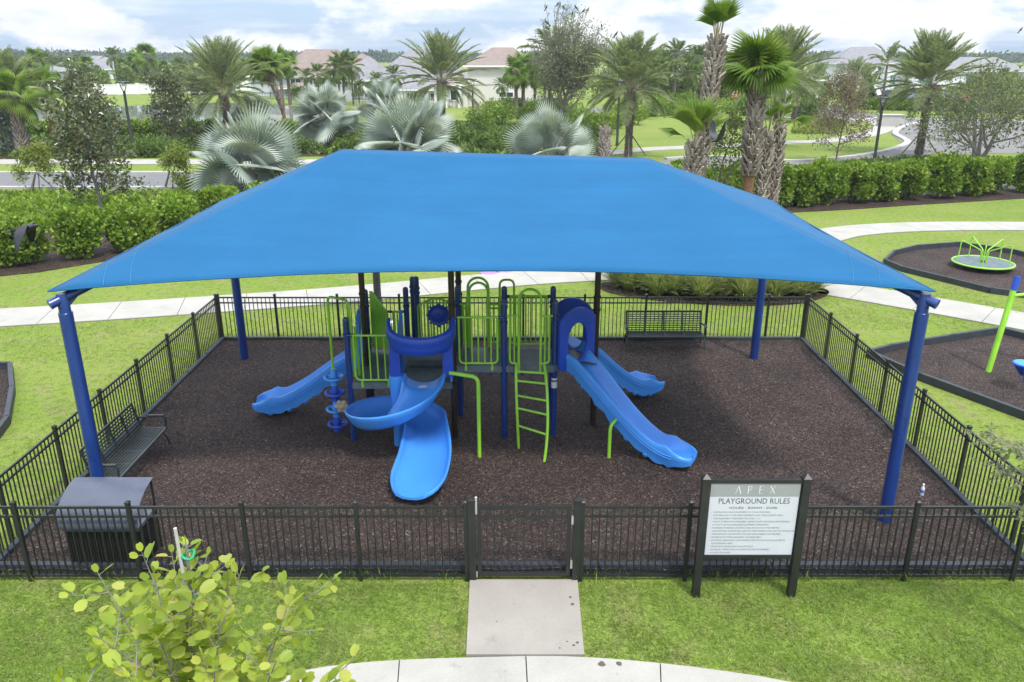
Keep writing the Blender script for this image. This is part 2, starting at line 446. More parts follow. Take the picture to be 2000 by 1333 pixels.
M['silver_stalk'] = plain('silver_palm_stalk', (0.42, 0.42, 0.33), 0.6, 0.15)
M['dead_leaf'] = leaf('dry_leaf', (0.17, 0.13, 0.08), (0.30, 0.25, 0.17), 0.2, 0.8)
M['boot'] = leaf('palm_boot', (0.19, 0.155, 0.125), (0.37, 0.315, 0.265), 0.0, 0.9, (0.50, 0.445, 0.385))
M['boot_dark'] = leaf('dark_palm_boot', (0.055, 0.042, 0.034), (0.12, 0.095, 0.075), 0.0, 0.9, (0.2, 0.17, 0.14))
M['fibre'] = plain('palm_fibre_trunk', (0.16, 0.085, 0.045), 0.95, 0.35, 9, bmp=0.8, bscale=30)
M['trunk'] = plain('grey_brown_bark', (0.13, 0.105, 0.085), 0.95, 0.3, 6, bmp=0.6, bscale=20)
M['twig'] = plain('pale_bark', (0.20, 0.185, 0.16), 0.95, 0.25, 6, bmp=0.4, bscale=20)
M['clusia'] = leaf('hedge_leaf', (0.10, 0.19, 0.017), (0.21, 0.315, 0.034), 0.38, 0.42, (0.35, 0.44, 0.08))
M['shrub'] = leaf('shrub_leaf', (0.06, 0.12, 0.018), (0.13, 0.20, 0.033), 0.3, 0.45, (0.20, 0.265, 0.06))
M['lime_shrub'] = leaf('yellow_green_leaf', (0.13, 0.19, 0.022), (0.22, 0.27, 0.045), 0.3, 0.5, (0.31, 0.34, 0.09))
M['magnolia'] = leaf('magnolia_leaf', (0.055, 0.09, 0.026), (0.125, 0.15, 0.055), 0.15, 0.28, (0.17, 0.135, 0.075), 0.6)
M['oak'] = leaf('oak_leaf', (0.10, 0.14, 0.045), (0.175, 0.215, 0.085), 0.35, 0.5, (0.25, 0.265, 0.14))
M['olive'] = leaf('grey_green_leaf', (0.15, 0.18, 0.09), (0.24, 0.265, 0.155), 0.35, 0.5, (0.31, 0.32, 0.21))
M['silver_shrub'] = leaf('silver_shrub_leaf', (0.17, 0.235, 0.18), (0.30, 0.36, 0.29), 0.2, 0.6)
M['brown_leaf'] = leaf('brown_leaf', (0.15, 0.115, 0.075), (0.25, 0.20, 0.135), 0.25, 0.7, (0.21, 0.235, 0.10))
M['young'] = leaf('young_leaf', (0.23, 0.32, 0.035), (0.38, 0.46, 0.06), 0.45, 0.45, (0.50, 0.50, 0.11))
M['plume'] = leaf('ornamental_grass', (0.24, 0.325, 0.10), (0.36, 0.41, 0.18), 0.4, 0.7, (0.43, 0.40, 0.24))
M['far_wood'] = leaf('far_wood_leaf', (0.035, 0.06, 0.03), (0.06, 0.09, 0.045), 0.1, 0.8)
M['feather'] = plain('black_feathers', (0.012, 0.012, 0.016), 0.45, 0.3, 12)
M['chip'] = leaf('wood_chip', (0.030, 0.021, 0.020), (0.080, 0.057, 0.050), 0.0, 0.85, (0.20, 0.148, 0.105))
M['asphalt_dark'] = M['asphalt']
# ------------------------------------------------------------------ camera, light, sky
cam = bpy.data.cameras.new('camera'); co = link(bpy.data.objects.new('camera', cam))
co.location = (0, 0, CAM_H); co.rotation_euler = (R(90) - PITCH, 0, 0)
cam.sensor_width = 36; cam.lens = FPX / 2000 * 36; cam.clip_end = 9000; cam.clip_start = 0.1
scene.camera = co
SUN = Vector((0.30, -0.50, 1.0)).normalized()
sl = bpy.data.lights.new('sun', 'SUN'); sl.energy = 2.2; sl.angle = R(7.0); sl.color = (1.0, 0.955, 0.88)
so = link(bpy.data.objects.new('sun', sl)); so.rotation_euler = (-SUN).to_track_quat('-Z', 'Y').to_euler(); so.location = (20, -30, 60)
w = bpy.data.worlds.new('World'); scene.world = w; w.use_nodes = True
t = w.node_tree; bg = t.nodes['Background']
sky = t.nodes.new('ShaderNodeTexSky'); sky.sky_type = 'NISHITA'; sky.sun_disc = False
sky.sun_elevation = math.asin(SUN.z); sky.sun_rotation = math.atan2(SUN.x, SUN.y)
sky.altitude = 0; sky.air_density = 1.0; sky.dust_density = 1.2; sky.ozone_density = 1.5
tc = t.nodes.new('ShaderNodeTexCoord')
def wmap(scale, loc=(0, 0, 0)):
    m = t.nodes.new('ShaderNodeMapping'); m.inputs['Scale'].default_value = scale; m.inputs['Location'].default_value = loc
    t.links.new(tc.outputs['Generated'], m.inputs['Vector']); return m.outputs['Vector']
puff = noise(t, wmap((7.5, 7.5, 16), (2.35, 0.4, 0.1)), 1.0, 9, 0.56)
streak = noise(t, wmap((5, 5, 60), (0.3, 1.7, 0.5)), 1.0, 7, 0.6)
shade = noise(t, wmap((9, 9, 26), (4.1, 2.0, 0.7)), 1.0, 6, 0.6)
p1 = ramp(t, [(0.45, 0.0), (0.53, 1.0)]); t.links.new(puff, p1.inputs['Fac'])
p2 = ramp(t, [(0.42, 0.0), (0.66, 0.75)]); t.links.new(streak, p2.inputs['Fac'])
mx = t.nodes.new('ShaderNodeMath'); mx.operation = 'MAXIMUM'
t.links.new(p1.outputs['Color'], mx.inputs[0]); t.links.new(p2.outputs['Color'], mx.inputs[1])
cc = ramp(t, [(0.36, (4.5, 5.3, 6.6)), (0.60, (7.0, 7.25, 7.6))]); t.links.new(shade, cc.inputs['Fac'])
cum = ramp(t, [(0.34, (5.3, 5.8, 6.6)), (0.54, (7.5, 7.55, 7.6))]); t.links.new(shade, cum.inputs['Fac'])
veil = mixc(t, sky.outputs['Color'], (3.4, 4.8, 6.8), 0.75)
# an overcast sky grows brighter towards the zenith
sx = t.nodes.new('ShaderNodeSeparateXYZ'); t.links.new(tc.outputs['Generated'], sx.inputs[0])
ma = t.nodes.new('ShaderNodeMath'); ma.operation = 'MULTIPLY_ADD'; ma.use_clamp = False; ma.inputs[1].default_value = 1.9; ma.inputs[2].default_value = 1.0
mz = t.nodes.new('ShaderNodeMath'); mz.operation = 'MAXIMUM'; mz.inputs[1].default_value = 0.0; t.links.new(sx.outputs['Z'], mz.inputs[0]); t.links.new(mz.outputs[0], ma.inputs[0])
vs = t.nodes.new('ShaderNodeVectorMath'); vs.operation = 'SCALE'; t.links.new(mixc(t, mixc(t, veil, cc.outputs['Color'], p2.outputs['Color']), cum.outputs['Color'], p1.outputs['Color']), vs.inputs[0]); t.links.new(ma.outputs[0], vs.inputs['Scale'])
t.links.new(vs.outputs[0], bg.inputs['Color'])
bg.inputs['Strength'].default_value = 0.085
scene.view_settings.view_transform = 'Standard'; scene.view_settings.look = 'None'
scene.view_settings.exposure = 0.75; scene.view_settings.gamma = 1.0

# ------------------------------------------------------------------ ground
rng = np.random.default_rng(11); random.seed(11)
def gp(*px): return [tuple(at(x, y))[:2] for x, y in px]
def smooth_poly(pts, k=6):
    P = [Vector((p[0], p[1], 0)) for p in pts]; n = len(P); out = []
    for i in range(n):
        a, b, c, d = P[i - 1], P[i], P[(i + 1) % n], P[(i + 2) % n]
        for j in range(k):
            s = j / k
            q = 0.5 * ((2 * b) + (c - a) * s + (2 * a - 5 * b + 4 * c - d) * s * s + (3 * b - a - 3 * c + d) * s ** 3)
            out.append((q.x, q.y))
    return out
mb = MB(); mb.add([(-4000, -60, 0), (4000, -60, 0), (4000, 6000, 0), (-4000, 6000, 0)], [(0, 1, 2, 3)])
setting('lawn', mb, M['lawn'])
X0, X1, Y0, Y1 = -7.42, 7.42, 9.70, 19.56
def mulch_z(x, y):
    """raked, trodden surface: heaped at the borders, kicked out below the slide exits"""
    z = .085 + .010 * np.sin(x * 1.9 + 1.2 * np.sin(y * 1.3)) + .009 * np.sin(y * 2.7 + np.sin(x * 2.3)) + .006 * np.sin(x * 6.1 + y * 4.3) + .005 * np.sin(y * 8.3 - x * 5.1)
    e = np.minimum(np.minimum(x - X0, X1 - x), np.minimum(y - Y0, Y1 - y)); z = z + .05 * np.exp(-e / .35)
    for (cx_, cy_, r_, d_) in ((-1.55, 11.5, .75, .045), (3.45, 12.65, .6, .04), (3.4, 16.4, .55, .04), (-5.5, 15.2, .6, .04), (.4, 13.0, .5, .035), (3.84, 18.6, .9, .03), (-6.3, 12.8, .7, .03)): z = z - d_ * np.exp(-((x - cx_) ** 2 + (y - cy_) ** 2) / r_ ** 2)
    return z
nx, ny = 190, 126; gx, gy = np.meshgrid(np.linspace(X0, X1, nx), np.linspace(Y0, Y1, ny)); gz = mulch_z(gx, gy) + rng.normal(0, .004, gx.shape)
gi = np.arange(nx * ny).reshape(ny, nx); mb = MB().addnp(np.column_stack([gx.ravel(), gy.ravel(), gz.ravel()]), np.column_stack([gi[:-1, :-1].ravel(), gi[:-1, 1:].ravel(), gi[1:, 1:].ravel(), gi[1:, :-1].ravel()]))
setting('playground_mulch', mb, M['mulch'], smooth=60)

def strip_slabs(name, center, width, joint, mat, z=0.03, gap=0.018):
    """a path poured in slabs along a centre line with open joints over dark soil"""
    P = [Vector((p[0], p[1], 0)) for p in center]
    L = [0]
    for i in range(1, len(P)): L.append(L[-1] + (P[i] - P[i - 1]).length)
    def pos(s):
        for i in range(1, len(P)):
            if s <= L[i] or i == len(P) - 1:
                f = (s - L[i - 1]) / max(1e-6, L[i] - L[i - 1]); return P[i - 1].lerp(P[i], f)
    def nor(s):
        d = (pos(min(L[-1], s + .3)) - pos(max(0, s - .3))).normalized(); return Vector((-d.y, d.x, 0))
    mb = MB(); n = max(1, int(L[-1] / joint)); jl = L[-1] / n
    for k in range(n):
        s0, s1 = k * jl + gap / 2, (k + 1) * jl - gap / 2
        m = 4; a = []; b = []
        for i in range(m + 1):
            s = s0 + (s1 - s0) * i / m; q, nn = pos(s), nor(s)
            a.append(tuple((q + nn * width / 2)[:2])); b.append(tuple((q - nn * width / 2)[:2]))
        mb.slab(a + b[::-1], 0.006, z)
    a = [pos(s) + nor(s) * (width / 2 + 0.025) for s in np.linspace(0, L[-1], 60)]
    b = [pos(s) - nor(s) * (width / 2 + 0.025) for s in np.linspace(0, L[-1], 60)]
    mb.sheet([tuple(q[:2]) for q in a] + [tuple(q[:2]) for q in b[::-1]], 0.004, 1)
    return setting(name, mb, [mat, M['dirt']])
walk = spline([(-24, 19.9, 0), (-14.5, 21.65, 0), (-9.6, 22.75, 0), (-5, 24.0, 0), (0, 25.75, 0), (2.5, 26.35, 0), (5.0, 26.6, 0), (7.6, 26.05, 0), (10, 24.75, 0), (14, 21.55, 0), (19, 17.0, 0)], 80)
strip_slabs('park_walkway', walk, 1.75, 1.8, M['concrete'])
walk2 = spline([(4.2, 27.3, 0), (7.5, 29.2, 0), (11.8, 31.6, 0), (14.0, 33.2, 0), (17, 34.1, 0), (21.6, 34.3, 0), (30, 33.6, 0)], 60)
strip_slabs('park_walkway_branch', walk2, 1.75, 1.8, M['concrete'], z=0.036)
mb = MB()
ex = [(-0.60, 9.60), (0.93, 9.60), (0.90, 8.09), (-0.57, 8.09)]
mb.slab(ex, 0.004, 0.045); setting('entry_path', mb, M['concrete_entry'])
arc = spline([(-9, 5.3, 0), (-5.5, 6.9, 0), (-3.0, 7.72, 0), (-1.89, 7.97, 0), (-0.3, 8.06, 0), (0.9, 8.06, 0), (2.5, 7.85, 0), (3.8, 7.5, 0), (6, 6.5, 0), (9, 4.6, 0)], 60)
inner = [Vector((p.x * 0.93 + 0.02, p.y - 0.85, 0)) for p in arc]
strip_slabs('front_sidewalk', inner, 1.68, 1.46, M['concrete'], z=0.04, gap=0.014)

for k, (sx_, sy_, sr_) in enumerate(((1.10, 7.92, .042), (1.31, 7.93, .036), (.78, 8.25, .018), (.70, 8.32, .012), (.83, 8.30, .02), (.60, 8.2, .012), (.80, 9.2, .02), (.82, 9.05, .025), (-.2, 8.7, .012))):
    rr = np.random.default_rng(k); setting('pavement_stain', MB().sheet([(sx_ + sr_ * math.cos(a) * rr.uniform(.75, 1.2), sy_ + sr_ * math.sin(a) * rr.uniform(.75, 1.2)) for a in np.linspace(0, 2 * PI, 15)[:-1]], .0495), M['dirt'])
# road and verges behind the hedges
def shape(name, px, z, mat, k=0):
    P = gp(*px); P = smooth_poly(P, k) if k else P
    return setting(name, MB().slab(P, 0.002, z), mat)
mb = MB(); mb.slab([(-90, 44.65), (10.5, 44.65), (10.5, 50.1), (-90, 50.1)], 0.002, 0.02); setting('road', mb, M['asphalt'])
mb = MB()
for (y0, y1) in ((44.30, 44.63), (50.12, 50.5)): mb.slab([(-90, y0), (10.4, y0), (10.4, y1), (-90, y1)], 0.002, 0.13)
setting('road_curb', mb, M['curb'])
mb = MB().slab([(-90, 54.5), (6.5, 54.5), (6.5, 56.9), (-90, 56.9)], 0.002, 0.05); setting('far_sidewalk', mb, M['concrete'])
# curving road to the east with its paved court
shape('curving_road', [(1240, 336), (1300, 313), (1400, 309), (1560, 317), (1700, 303), (1765, 283), (1740, 262), (1760, 247), (1700, 236), (1640, 238), (1560, 226), (1500, 212), (1500, 198), (1560, 200), (1640, 214), (1720, 226), (1800, 231), (2150, 236), (2300, 250), (2300, 322), (2150, 312), (2000, 300), (1900, 300), (1790, 312), (1700, 326), (1560, 345), (1400, 350), (1290, 350)], 0.022, M['paver'])
shape('branch_road', [(1760, 352), (1850, 328), (1960, 324), (2100, 318), (2300, 322), (2300, 372), (2000, 372), (1900, 366)], 0.028, M['asphalt'])
def ribbon(name, px, width, z, mat):
    P = spline([Vector((*q, 0)) for q in gp(*px)], 40)
    a, b = [], []
    for i, q in enumerate(P):
        d = (P[min(i + 1, 39)] - P[max(i - 1, 0)]).normalized(); nn = Vector((-d.y, d.x, 0)) * width / 2
        a.append(tuple((q + nn)[:2])); b.append(tuple((q - nn)[:2]))
    m = MB()
    for i in range(39): m.slab([a[i], a[i + 1], b[i + 1], b[i]], 0.002, z)
    return setting(name, m, mat)
ribbon('garden_sidewalk', [(1180, 301), (1260, 293), (1340, 289), (1440, 285), (1540, 279), (1620, 276), (1700, 262), (1728, 247), (1690, 236), (1640, 232)], 2.0, 0.05, M['concrete'])
ribbon('road_edge', [(1300, 312), (1400, 308), (1560, 316), (1700, 302), (1772, 281), (1748, 262), (1766, 248), (1800, 240)], 0.5, 0.14, M['curb'])
ribbon('far_road_edge', [(1500, 228), (1640, 240), (1720, 232), (1800, 236), (2000, 240), (2200, 246)], 0.6, 0.14, M['curb'])
ribbon('court_edge', [(1800, 326), (1900, 318), (2000, 316), (2150, 322)], 0.7, 0.14, M['curb'])
shape('parking_lot', [(930, 226), (1300, 220), (1310, 212), (1000, 210), (930, 213)], 0.03, M['asphalt'])
shape('car_park', [(1660, 200), (1760, 209), (2150, 214), (2150, 198), (1660, 190)], 0.03, M['asphalt'])
shape('clubhouse_court', [(1590, 170), (2000, 178), (2000, 160), (1590, 158)], 0.03, M['concrete'])
shape('pond', [(-160, 232), (20, 240), (300, 243), (640, 245), (668, 240), (650, 222), (590, 210), (520, 204), (420, 201), (330, 203), (250, 208), (100, 214), (-160, 222)], 0.012, M['water'], 3)
# planted beds
def bedshape(name, px): return shape(name, px, 0.024, M['bark'])
bedshape('pond_bed', [(-120, 312), (330, 309), (640, 306), (1130, 306), (1190, 300), (1180, 250), (900, 236), (640, 243), (-120, 243)])
mb = MB().slab([tuple(p) for p in smooth_poly([(3.0, 25.3), (3.0, 24.2), (4.4, 23.3), (6.5, 22.8), (8.6, 23.0), (9.9, 24.1), (9.5, 24.9), (7.6, 25.05), (5, 25.55)], 4)], 0.002, 0.03)
setting('grass_bed', mb, M['bark'])
mb = MB().slab([(-26, 25.3), (-19, 25.2), (-16.2, 26.6), (-12.6, 30.2), (-9, 34), (-2, 38.5), (-2, 41.6), (-9, 40), (-17.5, 33.5), (-26, 31.0)], 0.002, 0.024); setting('hedge_bed', mb, M['bark'])
mb = MB().slab([(2, 36.2), (9, 36.8), (12.9, 37.4), (16.1, 38.2), (19.4, 39.3), (26.3, 41.3), (33, 43), (33, 46), (26, 44.4), (19, 42.6), (12, 40.8), (2, 39.6)], 0.002, 0.024); setting('hedge_bed_two', mb, M['bark'])
# cover plants between hedge and road
def tufts(name, poly, n, size, mat, seed, h=(0.5, 1.0)):
    r = np.random.default_rng(seed); xs = np.array(poly)
    lo, hi = xs.min(0), xs.max(0)
    P = []
    while len(P) < n:
        q = r.uniform(lo, hi, (n * 2, 2))
        ins = np.zeros(len(q), bool)
        for i in range(len(xs)):
            a, b = xs[i - 1], xs[i]
            c = ((a[1] > q[:, 1]) != (b[1] > q[:, 1])) & (q[:, 0] < (b[0] - a[0]) * (q[:, 1] - a[1]) / (b[1] - a[1] + 1e-12) + a[0])
            ins ^= c
        P.extend(q[ins].tolist())
    P = np.array(P[:n]); D = np.column_stack([r.normal(0, .6, n), r.normal(0, .6, n), r.uniform(*h, n)])
    V, F = place(*LEAF4, np.column_stack([P, np.full(n, 0.02)]), D, r.uniform(*size, n), r)
    return setting(name, MB().addnp(V, F), mat, 'stuff')
tufts('ground_cover', [(-30, 41.2), (-30, 33), (-17.5, 34.5), (-9, 40.6), (-9, 42.6), (-30, 42.3)], 9000, (0.25, 0.5), M['clusia'], 3)
tufts('pond_bed_cover', gp((-120, 309), (640, 304), (1130, 304), (1185, 298), (1175, 256), (900, 242), (640, 250), (-120, 250)), 15000, (0.25, 0.6), M['shrub'], 14)
tufts('garden_ground_cover', gp((1550, 262), (1560, 236), (1600, 232), (1650, 243), (1640, 262)), 3000, (0.3, 0.6), M['lime_shrub'], 4)
tufts('hedge_foot_cover', [(20, 50.2), (34, 52.6), (33, 56.0), (27, 56.4), (20, 53.2)], 3000, (0.3, 0.6), M['shrub'], 5)

# near grass: blades
def blades(name, rects, dens, size, seed, skip=None):
    r = np.random.default_rng(seed); Ps = []
    for (x0, x1, y0, y1) in rects:
        n = int((x1 - x0) * (y1 - y0) * dens); q = np.column_stack([r.uniform(x0, x1, n), r.uniform(y0, y1, n)])
        Ps.append(q)
    P = np.concatenate(Ps)
    if skip is not None: P = P[~skip(P)]
    # clumps: thin out by a slow wave pattern so the turf is uneven
    w_ = np.sin(P[:, 0] * 2.1 + 1.3 * np.sin(P[:, 1] * 1.7)) + np.sin(P[:, 1] * 2.7 + 1.1 * np.sin(P[:, 0] * 3.1)) + np.sin(P[:, 0] * 6.3 + P[:, 1] * 4.9)
    P = P[r.uniform(-3, 3, len(P)) < w_ * 0.95 + 1.3]
    n = len(P)
    D = np.column_stack([r.normal(0, .8, n), r.normal(0, .8, n), np.full(n, 0.5)])
    tv = np.array([(-0.05, 0, 0), (0.05, 0, 0), (0.035, .6, .03), (0, 1, .0), (-0.035, .6, .03)]); tf = np.array([(0, 1, 2), (0, 2, 4), (4, 2, 3)])
    V, F = place(tv, tf, np.column_stack([P, np.zeros(n)]), D, r.uniform(*size, n), r)
    return setting(name, MB().addnp(V, F), M['blade'], 'stuff')
ax = np.array([p.x for p in arc]); ay = np.array([p.y for p in arc])
def skip_front(P):
    on = (P[:, 0] > -0.62) & (P[:, 0] < 0.95)
    return on | (P[:, 1] < np.interp(P[:, 0], ax, ay) + 0.03)
blades('grass', [(-8.4, 8.4, 6.4, 9.57)], 3200, (0.05, 0.10), 21, skip_front)
wx = np.array([p.x for p in walk]); wy = np.array([p.y for p in walk])
def skip_side(P): return (np.abs(P[:, 1] - np.interp(P[:, 0], wx, wy)) < 1.0) | ((P[:, 0] < -9.4) & (P[:, 1] < 18.1)) | ((P[:, 0] > 8.2) & (P[:, 1] < 20.6) & (P[:, 1] > 13))
blades('side_grass', [(-14, -7.6, 9.6, 23.0), (7.6, 14.5, 9.6, 25.5), (-7.6, 7.6, 19.75, 24.5)], 420, (0.05, 0.10), 22, skip_side)
# longer tufts left uncut along the fence foot
r2 = np.random.default_rng(5); n = 1500
P = np.column_stack([np.where(r2.random(n) < .6, r2.uniform(-7.4, 7.4, n), r2.choice([-7.56, 7.56], n)), np.zeros(n), np.zeros(n)])
edge = np.abs(np.abs(P[:, 0]) - 7.56) < 1e-6
P[:, 1] = np.where(edge, r2.uniform(9.7, 19.5, n), 9.64 + r2.normal(0, .03, n))
P = P[(edge[:n]) | (np.sin(P[:, 0] * 2.3) + np.sin(P[:, 0] * 5.1) > -0.2)]
P = P[~((P[:, 0] > -0.62) & (P[:, 0] < 0.95) & (P[:, 1] < 9.9))]
V, F = place(np.array([(-0.05, 0, 0), (0.05, 0, 0), (0.02, .6, .05), (0, 1, .16)]), np.array([(0, 1, 2), (0, 2, 3)]), P, np.column_stack([r2.normal(0, .4, len(P)), r2.normal(0, .4, len(P)), np.ones(len(P))]), r2.uniform(.09, .22, len(P)), r2)
setting('uncut_grass', MB().addnp(V, F), M['blade'], 'stuff')
# shredded chips lying on the mulch
r3 = np.random.default_rng(8); n = 30000
P = np.column_stack([r3.uniform(X0 + .1, X1 - .1, n), Y0 + (Y1 - Y0) * r3.random(n) ** 1.25, np.zeros(n)]); P[:, 2] = mulch_z(P[:, 0], P[:, 1]) + .004
D = np.column_stack([r3.normal(0, 1, n), r3.normal(0, 1, n), r3.normal(0.1, .25, n)])
V, F = place(np.array([(-.16, -.5, 0), (.16, -.5, .05), (.12, .5, .03), (-.12, .5, 0)]), np.array([(0, 1, 2, 3)]), P, D, r3.uniform(.02, .058, n), r3, roll=0.5)
setting('mulch_chips', MB().addnp(V, F), M['chip'], 'stuff')
# ------------------------------------------------------------------ fence
FH = 1.22
def fence_panel(a, b):
    a, b = Vector(a), Vector(b); mb = MB(); d = (b - a); L = d.length; d.normalize()
    for z, h in ((FH - 0.02, 0.035), (FH - 0.16, 0.032), (0.09, 0.032)):
        mb.bar(a + Vector((0, 0, z)), b + Vector((0, 0, z)), 0.03, h)
    n = max(2, round(L / 0.103))
    for i in range(1, n):
        p = a + d * (L * i / n); mb.box((p.x, p.y, (0.105 + FH - 0.035) / 2), (0.017, 0.0175, FH - 0.14), (0, 0, math.atan2(d.y, d.x)))
    return mb
def fence_post(p, w=0.055, h=FH + 0.045):
    mb = MB(); mb.box((p[0], p[1], h / 2), (w, w, h)); mb.box((p[0], p[1], h + 0.012), (w + 0.012, w + 0.012, 0.022))
    mb.box((p[0], p[1], h + 0.034), (w + 0.006, w + 0.006, 0.022), taper=0.05); return mb
def fence(label, pts, big=()):
    f = thing('metal_fence', label, 'fence', (pts[0][0], pts[0][1], 0), group='black picket fences round the playground')
    for i, p in enumerate(pts): part('post', fence_post(p, 0.075 if i in big else 0.055), M['black_metal'], f)
    for p, q in zip(pts, pts[1:]):
        a, b = Vector((p[0], p[1], 0)), Vector((q[0], q[1], 0)); d = (b - a).normalized() * 0.03
        part('picket_panel', fence_panel(a + d, b - d), M['black_metal'], f)
    return f
FX, FY0, FY1 = 7.56, 9.63, 19.66
fence('black metal picket fence behind the black trash bin, running up to the gate', [(-7.5, FY0), (-6.85, FY0), (-5.28, FY0), (-3.72, FY0), (-2.15, FY0), (-0.64, FY0)])
fence('black metal picket fence standing behind the white rules sign', [(0.98, FY0), (2.46, FY0), (4.02, FY0), (5.58, FY0), (7.12, FY0), (7.5, FY0)])
yl = [FY1 - 1.53 * i for i in range(6)] + [10.42, FY0 + 0.06]
fence('black metal picket fence behind the empty bench and the trash bin', [(-FX, y) for y in yl])
fence('black metal picket fence facing the swing pit', [(FX, y) for y in yl])
fence('black metal picket fence across the back, behind the long bench', [(-FX + .06, FY1), (-6.05, FY1), (-4.46, FY1), (-2.88, FY1), (-1.3, FY1), (0.29, FY1), (1.86, FY1), (3.43, FY1), (5.0, FY1), (6.56, FY1), (FX - .06, FY1)])
g = thing('fence_gate', 'black metal gate between two thick posts at the head of the entry path', 'gate', (0.17, FY0, 0))
for x in (-0.555, 0.90): part('gate_post', fence_post((x, FY0), 0.10, FH + 0.09), M['black_metal'], g)
mb = MB()
for x in (-0.455, 0.79): mb.box((x, FY0, 0.665), (0.055, 0.045, 1.13))
for z in (FH - 0.02, 0.12): mb.box((0.1675, FY0, z), (1.19, 0.042, 0.055))
part('gate_frame', mb, M['black_metal'], g)
mb = MB(); mb.box((0.1675, FY0, FH - 0.17), (1.19, 0.03, 0.035))
for i in range(1, 12): mb.box((-0.455 + 1.245 * i / 12, FY0, 0.66), (0.017, 0.017, 1.02))
part('gate_pickets', mb, M['black_metal'], g)
for z in (1.02, 0.30): part('hinge', MB().box((0.835, FY0 - 0.03, z), (0.028, 0.03, 0.13)), M['steel'], g)
mb = MB(); mb.box((-0.493, FY0 - 0.035, FH + 0.02), (0.03, 0.03, 0.24)); mb.lathe([(0.018, 0), (0.02, .02), (0.012, .03)], (-0.493, FY0 - 0.035, FH + 0.14), 8); mb.box((-0.5, FY0 - .03, .13), (.025, .02, .09))
part('latch', mb, M['steel'], g)

# ------------------------------------------------------------------ plastic border timbers
def border(label, pts, closed=True, h=0.20, w=0.10, seg=1.25, group='dark plastic borders round the mulch pits', cat='border'):
    b = thing('mulch_border', label, cat, (pts[0][0], pts[0][1], 0), group=group)
    n = len(pts)
    for i in range(n if closed else n - 1):
        a, c = Vector((*pts[i], 0)), Vector((*pts[(i + 1) % n], 0)); d = c - a; L = d.length; k = max(1, round(L / seg)); d.normalize()
        for j in range(k):
            s0, s1 = a + d * (L * j / k + .004), a + d * (L * (j + 1) / k - .004)
            mb = MB(); m = (s0 + s1) / 2; ang = math.atan2(d.y, d.x); l = (s1 - s0).length
            mb.box((m.x, m.y, h / 2 - .01), (l, w, h - .03), (0, 0, ang)); mb.box((m.x, m.y, h - .0225), (l - 0.002, w * .92, 0.028), (0, 0, ang), taper=0.985)
            e = s1 - d * 0.06; mb.lathe([(0.028, 0), (0.028, .008), (0.012, .012)], (e.x, e.y, h - .009), 8)
            part('timber', mb, M['border'], b, smooth=30)
    return b
border('long dark plastic border round the mulch under the blue canopy', [(-7.44, 9.78), (7.44, 9.78), (7.44, 19.5), (-7.44, 19.5)])
pit1 = gp((1727, 516), (1745, 499), (1790, 488), (1872, 482), (1980, 497), (2100, 530), (2130, 570), (2060, 590), (1932, 573), (1762, 531))
pit2 = gp((1695, 698), (1740, 686), (1860, 666), (1953, 652), (2030, 672), (2150, 740), (2300, 840), (2180, 880), (2000, 820), (1792, 742))
pit3 = gp((-180, 722), (22, 722), (26, 770), (16, 830), (-12, 868), (-180, 920))
for nm, pit in (('carousel_mulch', pit1), ('swing_mulch', pit2), ('side_mulch', pit3)):
    setting(nm, MB().slab(pit, 0.002, 0.014), M['mulch'])
border('dark plastic border round the mulch pit of the green carousel', pit1)
border('dark plastic border round the mulch pit of the leaning green swing post', pit2)
border('dark plastic border on the lawn beyond the bin, mostly out of view', pit3)

# ------------------------------------------------------------------ shade canopy
cn = thing('shade_canopy', 'huge bright blue fabric shade canopy on four navy poles over the playground', 'canopy', (-0.3, 14.66, 0))
PT = [(-6.46, 11.08), (5.93, 11.08), (5.88, 18.25), (-6.50, 18.25)]
PZ = 3.72
for i, (x, y) in enumerate(PT):
    mb = MB().lathe([(0.098, -0.02), (0.098, PZ - 0.17), (0.094, PZ - 0.165)], (x, y, 0), 20)
    p = part('pole', mb, M['pole_blue'], cn)
    mb = MB().lathe([(0.082, PZ - 0.20), (0.082, PZ + 0.10), (0.075, PZ + 0.12)], (x, y, 0), 20)
    part('pole_sleeve', mb, M['pole_blue'], p)
    mb = MB()
    for k in (-1, 1): mb.lathe([(0.014, 0), (0.014, .02)], (x + 0.0, y - 0.09, PZ - 0.06), 8, axis=(0, -1, 0))
    part('bolt', mb, M['steel'], p)
C = [Vector((x + (0.07 if x > 0 else -0.12), y + (0.12 if y > 14 else -0.12), 3.90)) for x, y in PT]
RL, RR_ = Vector((-3.04, 14.7, 5.46)), Vector((2.44, 14.7, 5.30))
def edge(a, b, into, sag, n):
    out = []
    for i in range(n + 1):
        u = i / n; p = a.lerp(b, u); out.append(p + into * (sag * 4 * u * (1 - u)))
    return out
NU, NV = 48, 22
fab = MB()
def panel(cl, cr, rl, rr, sag):
    into = ((rl + rr) / 2 - (cl + cr) / 2).normalized()
    E = edge(cl, cr, into, sag, NU); V = []
    for j in range(NV + 1):
        v = j / NV
        for i in range(NU + 1):
            u = i / NU; q = E[i].lerp(rl.lerp(rr, u), v)
            dz = -0.10 * math.sin(PI * v) * math.sin(PI * u) + 0.011 * math.sin(u * 23 + v * 5) * (1 - v) ** 2 * math.sin(PI * u)
            V.append((q.x, q.y, q.z + dz))
    F = [(j * (NU + 1) + i, j * (NU + 1) + i + 1, (j + 1) * (NU + 1) + i + 1, (j + 1) * (NU + 1) + i) for j in range(NV) for i in range(NU)]
    fab.add(V, F); return E
Ef = panel(C[0], C[1], RL, RR_, 0.50); Er = panel(C[1], C[2], RR_, RR_, 0.42); Eb = panel(C[2], C[3], RR_, RL, 0.50); El = panel(C[3], C[0], RL, RL, 0.42)
